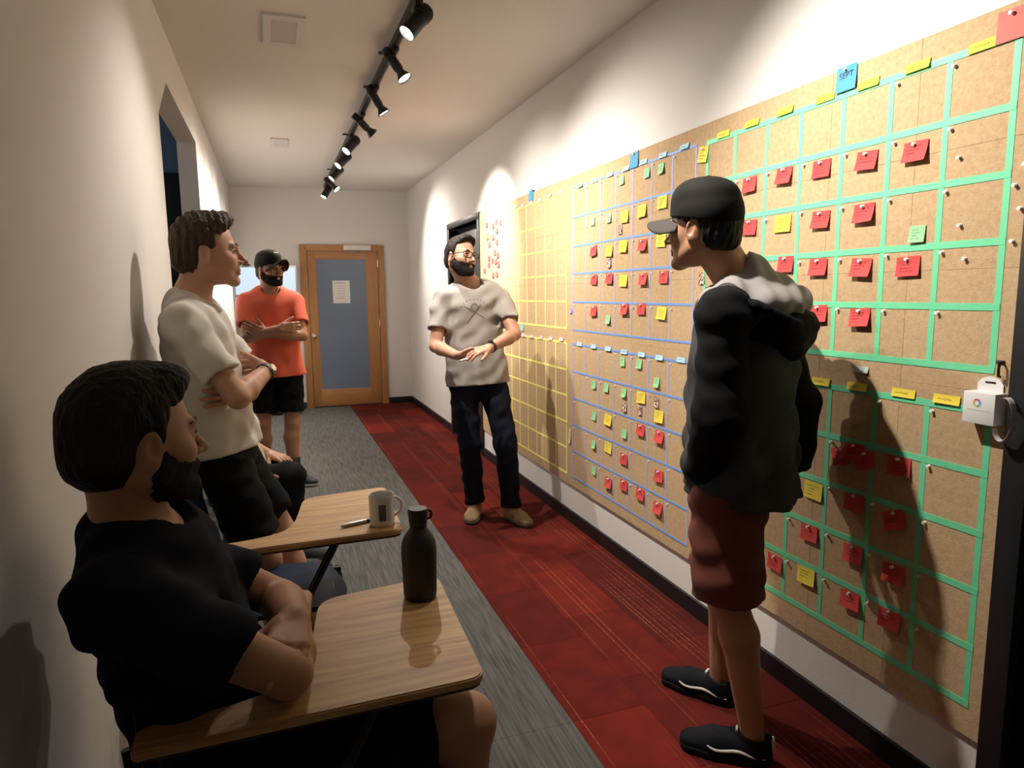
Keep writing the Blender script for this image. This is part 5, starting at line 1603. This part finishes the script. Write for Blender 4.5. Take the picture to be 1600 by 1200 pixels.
# ---- the man in the black hoodie at the board
def person_hoodie():
    org = A(1.32, 1.70, 0)
    t = thing('person', org, 'person in black hooded jacket, rust shorts and black cap seen from behind', 'person')
    lf = nrm((-.83, -.55, 0)); fw = nrm((-.55, .83, 0))
    nk = A(1.335, 1.690, 1.425)
    J = dict(pelvis=A(1.33, 1.70, .95), neck=nk, head=A(1.208, 1.735, 1.600), shL=nk + lf * .180 + A(0, 0, -.075), shR=nk - lf * .180 + A(0, 0, -.075),
             hipL=A(1.32, 1.70, .91) + lf * .09, hipR=A(1.32, 1.70, .91) - lf * .09, anL=A(1.30, 1.545, .08), anR=A(1.395, 1.835, .08), toeL=A(1.14, 1.68, .03), toeR=A(1.275, 2.02, .03))
    J['knL'] = lerp(J['hipL'], J['anL'], .5) + fw * .03; J['knR'] = lerp(J['hipR'], J['anR'], .5) + fw * .03
    J['elL'] = J['shL'] + A(-.030, -.035, -.285); J['wrL'] = J['elL'] + fw * .07 - lf * .07 + A(0, 0, -.185)
    J['elR'] = A(1.545, 1.700, 1.055); J['wrR'] = A(1.580, 1.725, .855)
    R = frame((-.44, .898, .02))
    hands = [(J['wrL'], J['elL'], hand_prims(J['wrL'], fw * .2 - lf * .8 + A(0, 0, -.25), fw * -.2 + A(0, 0, -1), -1, curl=(.5, .5, .5, .5))), (J['wrR'], J['elR'], hand_prims(J['wrR'], fw * .75 + A(0, 0, -.6), lf, 1, curl=(.5, .5, .5, .5)))]
    np_mesh('body', body_skin(J, hands, R, J['head'], head_skin(jaw=1.03, neck=R.T @ (J['neck'] - J['head'])), feet=False), M_skin2, t, org)
    np_mesh('shorts', [bottoms(J, 1.0, r0=.104, r1=.108, seat=.125, seed=52, amp=.002).mesh(1)], mat('rust_cotton', (.14, .034, .021), .85, bump=.12, bscale=500), t, org)
    # jacket body, sleeves, hood
    lat, up, fwd = axes(J)
    jk = mat('charcoal_fleece', (.052, .052, .054), .85, bump=.18, bscale=500, spec=.12); slv = mat('black_fleece', (.006, .0065, .008), .85, bump=.18, bscale=500, spec=.12)
    bot = A(1.325, 1.695, .800)
    F = Field(*bounds([bot, nk, J['shR'], J['shL']], .27), .0065)
    F.cone(bot - A(0, 0, .06) - fw * .015, lerp(J['pelvis'], nk, .45), .196, .180, .03, fwd, .86); F.cone(lerp(J['pelvis'], nk, .45), lerp(J['pelvis'], nk, .76), .180, .178, .03, fwd, .78)
    F.cone(lerp(J['shL'], J['shR'], .08), lerp(J['shL'], J['shR'], .92), .068, .068, .05); F.cone(lerp(J['pelvis'], nk, .74), nk - up * .05, .155, .11, .05, fwd, .74)
    for s in 'RL': F.cone(lerp(J['sh' + s], nk, .1), nk - up * .012, .060, .056, .04)
    rnd = random.Random(53)
    wv = [(.0045 * rnd.uniform(.5, 1), lat * rnd.uniform(25, 70) + fwd * rnd.uniform(-45, 45) + up * rnd.uniform(-14, 14), rnd.uniform(0, 6), lambda P, b=bot: np.clip(1.15 - (P[:, 2] - b[2]) / .42, 0, 1)) for _ in range(6)]
    wv += [(.003, nrm(up * rnd.uniform(.2, 1) + lat * rnd.uniform(-1, 1)) * rnd.uniform(40, 90), rnd.uniform(0, 6), None) for _ in range(5)]
    F.wrinkle(wv)
    F.cone(nk + fwd * .02, J['head'] + fwd * .02, .07, .08, .01, op='sub')
    # open zip at the front
    F.cone(bot + fwd * .30 - A(0, 0, .1), nk + fwd * .20 - up * .12, .125, .06, .02, lat, .55, op='sub')
    F.plane(bot, nrm(A(0, 0, -1) + fwd * .10))
    np_mesh('jacket', [F.mesh(1)], jk, t, org)
    np_mesh('t_shirt', [tee(J, hem=.13, loose=.86, sleeve=.3, seed=55, amp=.0015).mesh(1)], M_blk_cloth, t, org)
    for s in 'RL':
        S = Field(*bounds([J['sh' + s], J['el' + s], J['wr' + s]], .12), .006); sh, el, wr = J['sh' + s], J['el' + s], J['wr' + s]
        S.cone(sh, el, .070, .072, .02); S.cone(el, wr, .072, .056, .03, flat_b=True); S.cone(lerp(sh, nk, .0), lerp(sh, nk, .35), .070, .060, .03)
        S.cone(lerp(sh, J['pelvis'], .0), lerp(sh, lerp(J['pelvis'], nk, .5), .35), .070, .06, .03)
        d = nrm(wr - el)
        S.wrinkle([(.0013, nrm(nrm(el - sh) + lat * rnd.uniform(-.6, .6) + fwd * rnd.uniform(-.6, .6)) * rnd.uniform(45, 110), rnd.uniform(0, 6), None) for _ in range(6)])
        sl_ = np_mesh('sleeve', [S.mesh(1)], slv, t, org)
        Cf = Field(*bounds([wr], .12), .005); Cf.cone(wr - d * .045, wr + d * .012, .054, .047, 0, flat_b=True, flat_a=True); np_mesh('cuff', [Cf.mesh(1)], slv, sl_, org)
    # hood: dark bag with a light lining, folded down on the back
    hb = nk - fwd * .070 - up * .050
    HR = np.stack([lat, fwd, up], 1)
    H = Field(*bounds([hb], .30), .006)
    H.ell(hb - up * .065, (.172, .125, .062), 0, HR); H.ell(hb - fwd * .065 - up * .085, (.115, .060, .075), .05, HR)
    arc = [hb + lat * (.172 * math.cos(a)) - fwd * (.0 + .118 * math.sin(a)) + up * (-.030 - .030 * math.sin(a) + .035 * abs(math.cos(a)) ** 2) for a in np.linspace(-.75, math.pi + .75, 22)]
    H.chain(arc, [.010] + [.014] * 20 + [.010], .012)
    H.wrinkle([(.0025, lat * rnd.uniform(-60, 60) + up * rnd.uniform(20, 70) + fwd * rnd.uniform(-40, 40), rnd.uniform(0, 6), None) for _ in range(5)])
    H.cone(nk + fwd * .07 - up * .1, J['head'] + fwd * .03, .075, .075, .02, op='sub')
    hood = np_mesh('hood', [H.mesh(1)], slv, t, org)
    Lg = Field(*bounds([hb], .30), .006)
    Lg.ell(hb + up * .004, (.166, .112, .064), 0, HR); Lg.cone(nk - fwd * .012 - up * .02, nk - fwd * .005 + up * .050, .095, .066, .08)
    Lg.cone(nk + lat * .11 - up * .035, nk - lat * .11 - up * .030, .046, .046, .05)
    Lg.cone(nk + lf * .05 - fw * .02 - up * .01, nk + lf * .135 + fw * .03 - up * .040, .060, .052, .05)
    Lg.wrinkle([(.0035, lat * rnd.uniform(-90, 90) + up * rnd.uniform(-30, 30) + fwd * rnd.uniform(-60, 60), rnd.uniform(0, 6), None) for _ in range(6)])
    Lg.cone(nk + up * .0 + fwd * .01, J['head'] + fwd * .0, .060, .075, .008, op='sub')
    np_mesh('hood_lining', [Lg.mesh(1)], mat('grey_lining', (.27, .255, .255), .9, bump=.2, bscale=500), hood, org)
    # shoes with a pale side stripe and heel tab
    bk = mat('skate_black', (.008, .009, .012), .8, spec=.12, bump=.1, bscale=300); gum = mat('dark_sole', (.014, .013, .012), .8, spec=.12); wht = mat('stripe_white', (.62, .60, .55), .7)
    for s in 'RL':
        so, P = shoe(t, org, J['an' + s], J['toe' + s], bk, gum, L=.30, wide=1.05)
        for sd in (-1, 1):
            MB().tube([P(f_, sd * w_, z_) - org for f_, w_, z_ in ((-.040, .038, .034), (-.020, .041, .035), (.0, .043, .038), (.018, .044, .043), (.034, .0445, .046), (.050, .045, .045), (.068, .046, .041), (.086, .048, .038), (.104, .050, .038), (.118, .050, .042), (.128, .049, .048))], [.002, .004, .005, .005, .005, .005, .0045, .004, .004, .0035, .002], 8).build('side_stripe', wht, so)
        MB().bbox((-.006, -.016, .04), (.004, .016, .082), .004).build('heel_tab', wht, so, tuple(P(-.057, 0, 0) - org)).rotation_euler = (0, 0, math.atan2(P(1, 0, 0)[1] - P(0, 0, 0)[1], P(1, 0, 0)[0] - P(0, 0, 0)[0]))
        MB().bbox((-.003, -.014, .072), (.004, .014, .100), .002).build('tongue', wht, so, tuple(P(.045, 0, -.005) - org)).rotation_euler = (0, 0, math.atan2(P(1, 0, 0)[1] - P(0, 0, 0)[1], P(1, 0, 0)[0] - P(0, 0, 0)[0]))
        for k in range(4):
            f = .065 + k * .018; MB().tube([P(f, -.024, .066 - k * .006) - org, P(f + .003, 0, .077 - k * .006) - org, P(f, .024, .066 - k * .006) - org], .0022, 6).build('lace', bk, so)
    cm, bm_ = cap_mesh(tall=.004, brim_up=.0)
    cc = mat('cap_black', (.009, .008, .007), .8, spec=.15, bump=.12, bscale=300)
    cp = np_mesh('cap', [to_world(cm, R, J['head'])], cc, t, org); np_mesh('cap_brim', [to_world(bm_, R, J['head'])], mat('brim_brown', (.030, .024, .019), .8, bump=.1, bscale=300), cp, org)
    np_mesh('hair', [to_world(hair_mesh(front=.03, back=-.072, puff=.008, noise=.0012, temple=-.03, seed=8), R, J['head'])], M_hair_dk, t, org)
    eyes(R, J['head'], org, t, brow_m=M_hair_dk); lips(R, J['head'], org, t)
person_hoodie()

# ---- the person sitting half hidden behind the leaning man
def person_hidden():
    org = A(-.1, 3.55, 0)
    t = thing('person', org, 'person in cream tee and black trousers seated behind the leaning man', 'person')
    J = dict(pelvis=A(-.20, 3.55, .545), neck=A(-.285, 3.54, .985), head=A(-.290, 3.52, 1.125), shR=A(-.245, 3.385, .93), shL=A(-.245, 3.715, .93),
             elR=A(-.150, 3.345, .665), wrR=A(-.105, 3.40, .560), elL=A(-.20, 3.74, .66), wrL=A(-.06, 3.67, .595),
             hipR=A(-.17, 3.46, .515), hipL=A(-.17, 3.64, .515), knR=A(.02, 3.46, .500), knL=A(.03, 3.66, .490), anR=A(.02, 3.47, .08), anL=A(.02, 3.66, .08), toeR=A(.17, 3.46, .03), toeL=A(.22, 3.66, .03))
    J['hipR'] = A(-.19, 3.46, .515); J['knR'] = A(.035, 3.45, .525); J['anR'] = A(.02, 3.46, .08)
    R = frame((1, .0, 0))
    hR = hand_prims(J['wrR'], (.75, .15, -.15), (0, 0, -1), 1, curl=(.2, .2, .25, .25)); hL = hand_prims(J['wrL'], (.5, -.6, -.05), (0, 0, -1), -1, curl=(.2, .2, .25, .25))
    np_mesh('body', body_skin(J, [(J['wrR'], J['elR'], hR), (J['wrL'], J['elL'], hL)], R, J['head'], head_skin(neck=R.T @ (J['neck'] - J['head'])), feet=False), M_skin2, t, org)
    np_mesh('t_shirt', [tee(J, hem=.05, loose=.95, sleeve=.62, seed=61).mesh(1)], mat('cream_cotton', (.50, .43, .35), .85, bump=.12, bscale=600), t, org)
    np_mesh('trousers', [bottoms(J, 1.95, r0=.090, r1=.075, r2=.058, knee_r=.072, seed=62).mesh(1)], M_blk_cloth, t, org)
    bk = mat('shoe_black', (.010, .010, .011), .7); sl = mat('sole_white', (.42, .40, .37), .7)
    for s in 'RL': shoe(t, org, J['an' + s], J['toe' + s], bk, bk)
    np_mesh('hair', [to_world(hair_mesh(seed=12), R, J['head'])], M_hair_dk, t, org)
    eyes(R, J['head'], org, t, brow_m=M_hair_dk); lips(R, J['head'], org, t)
person_hidden()
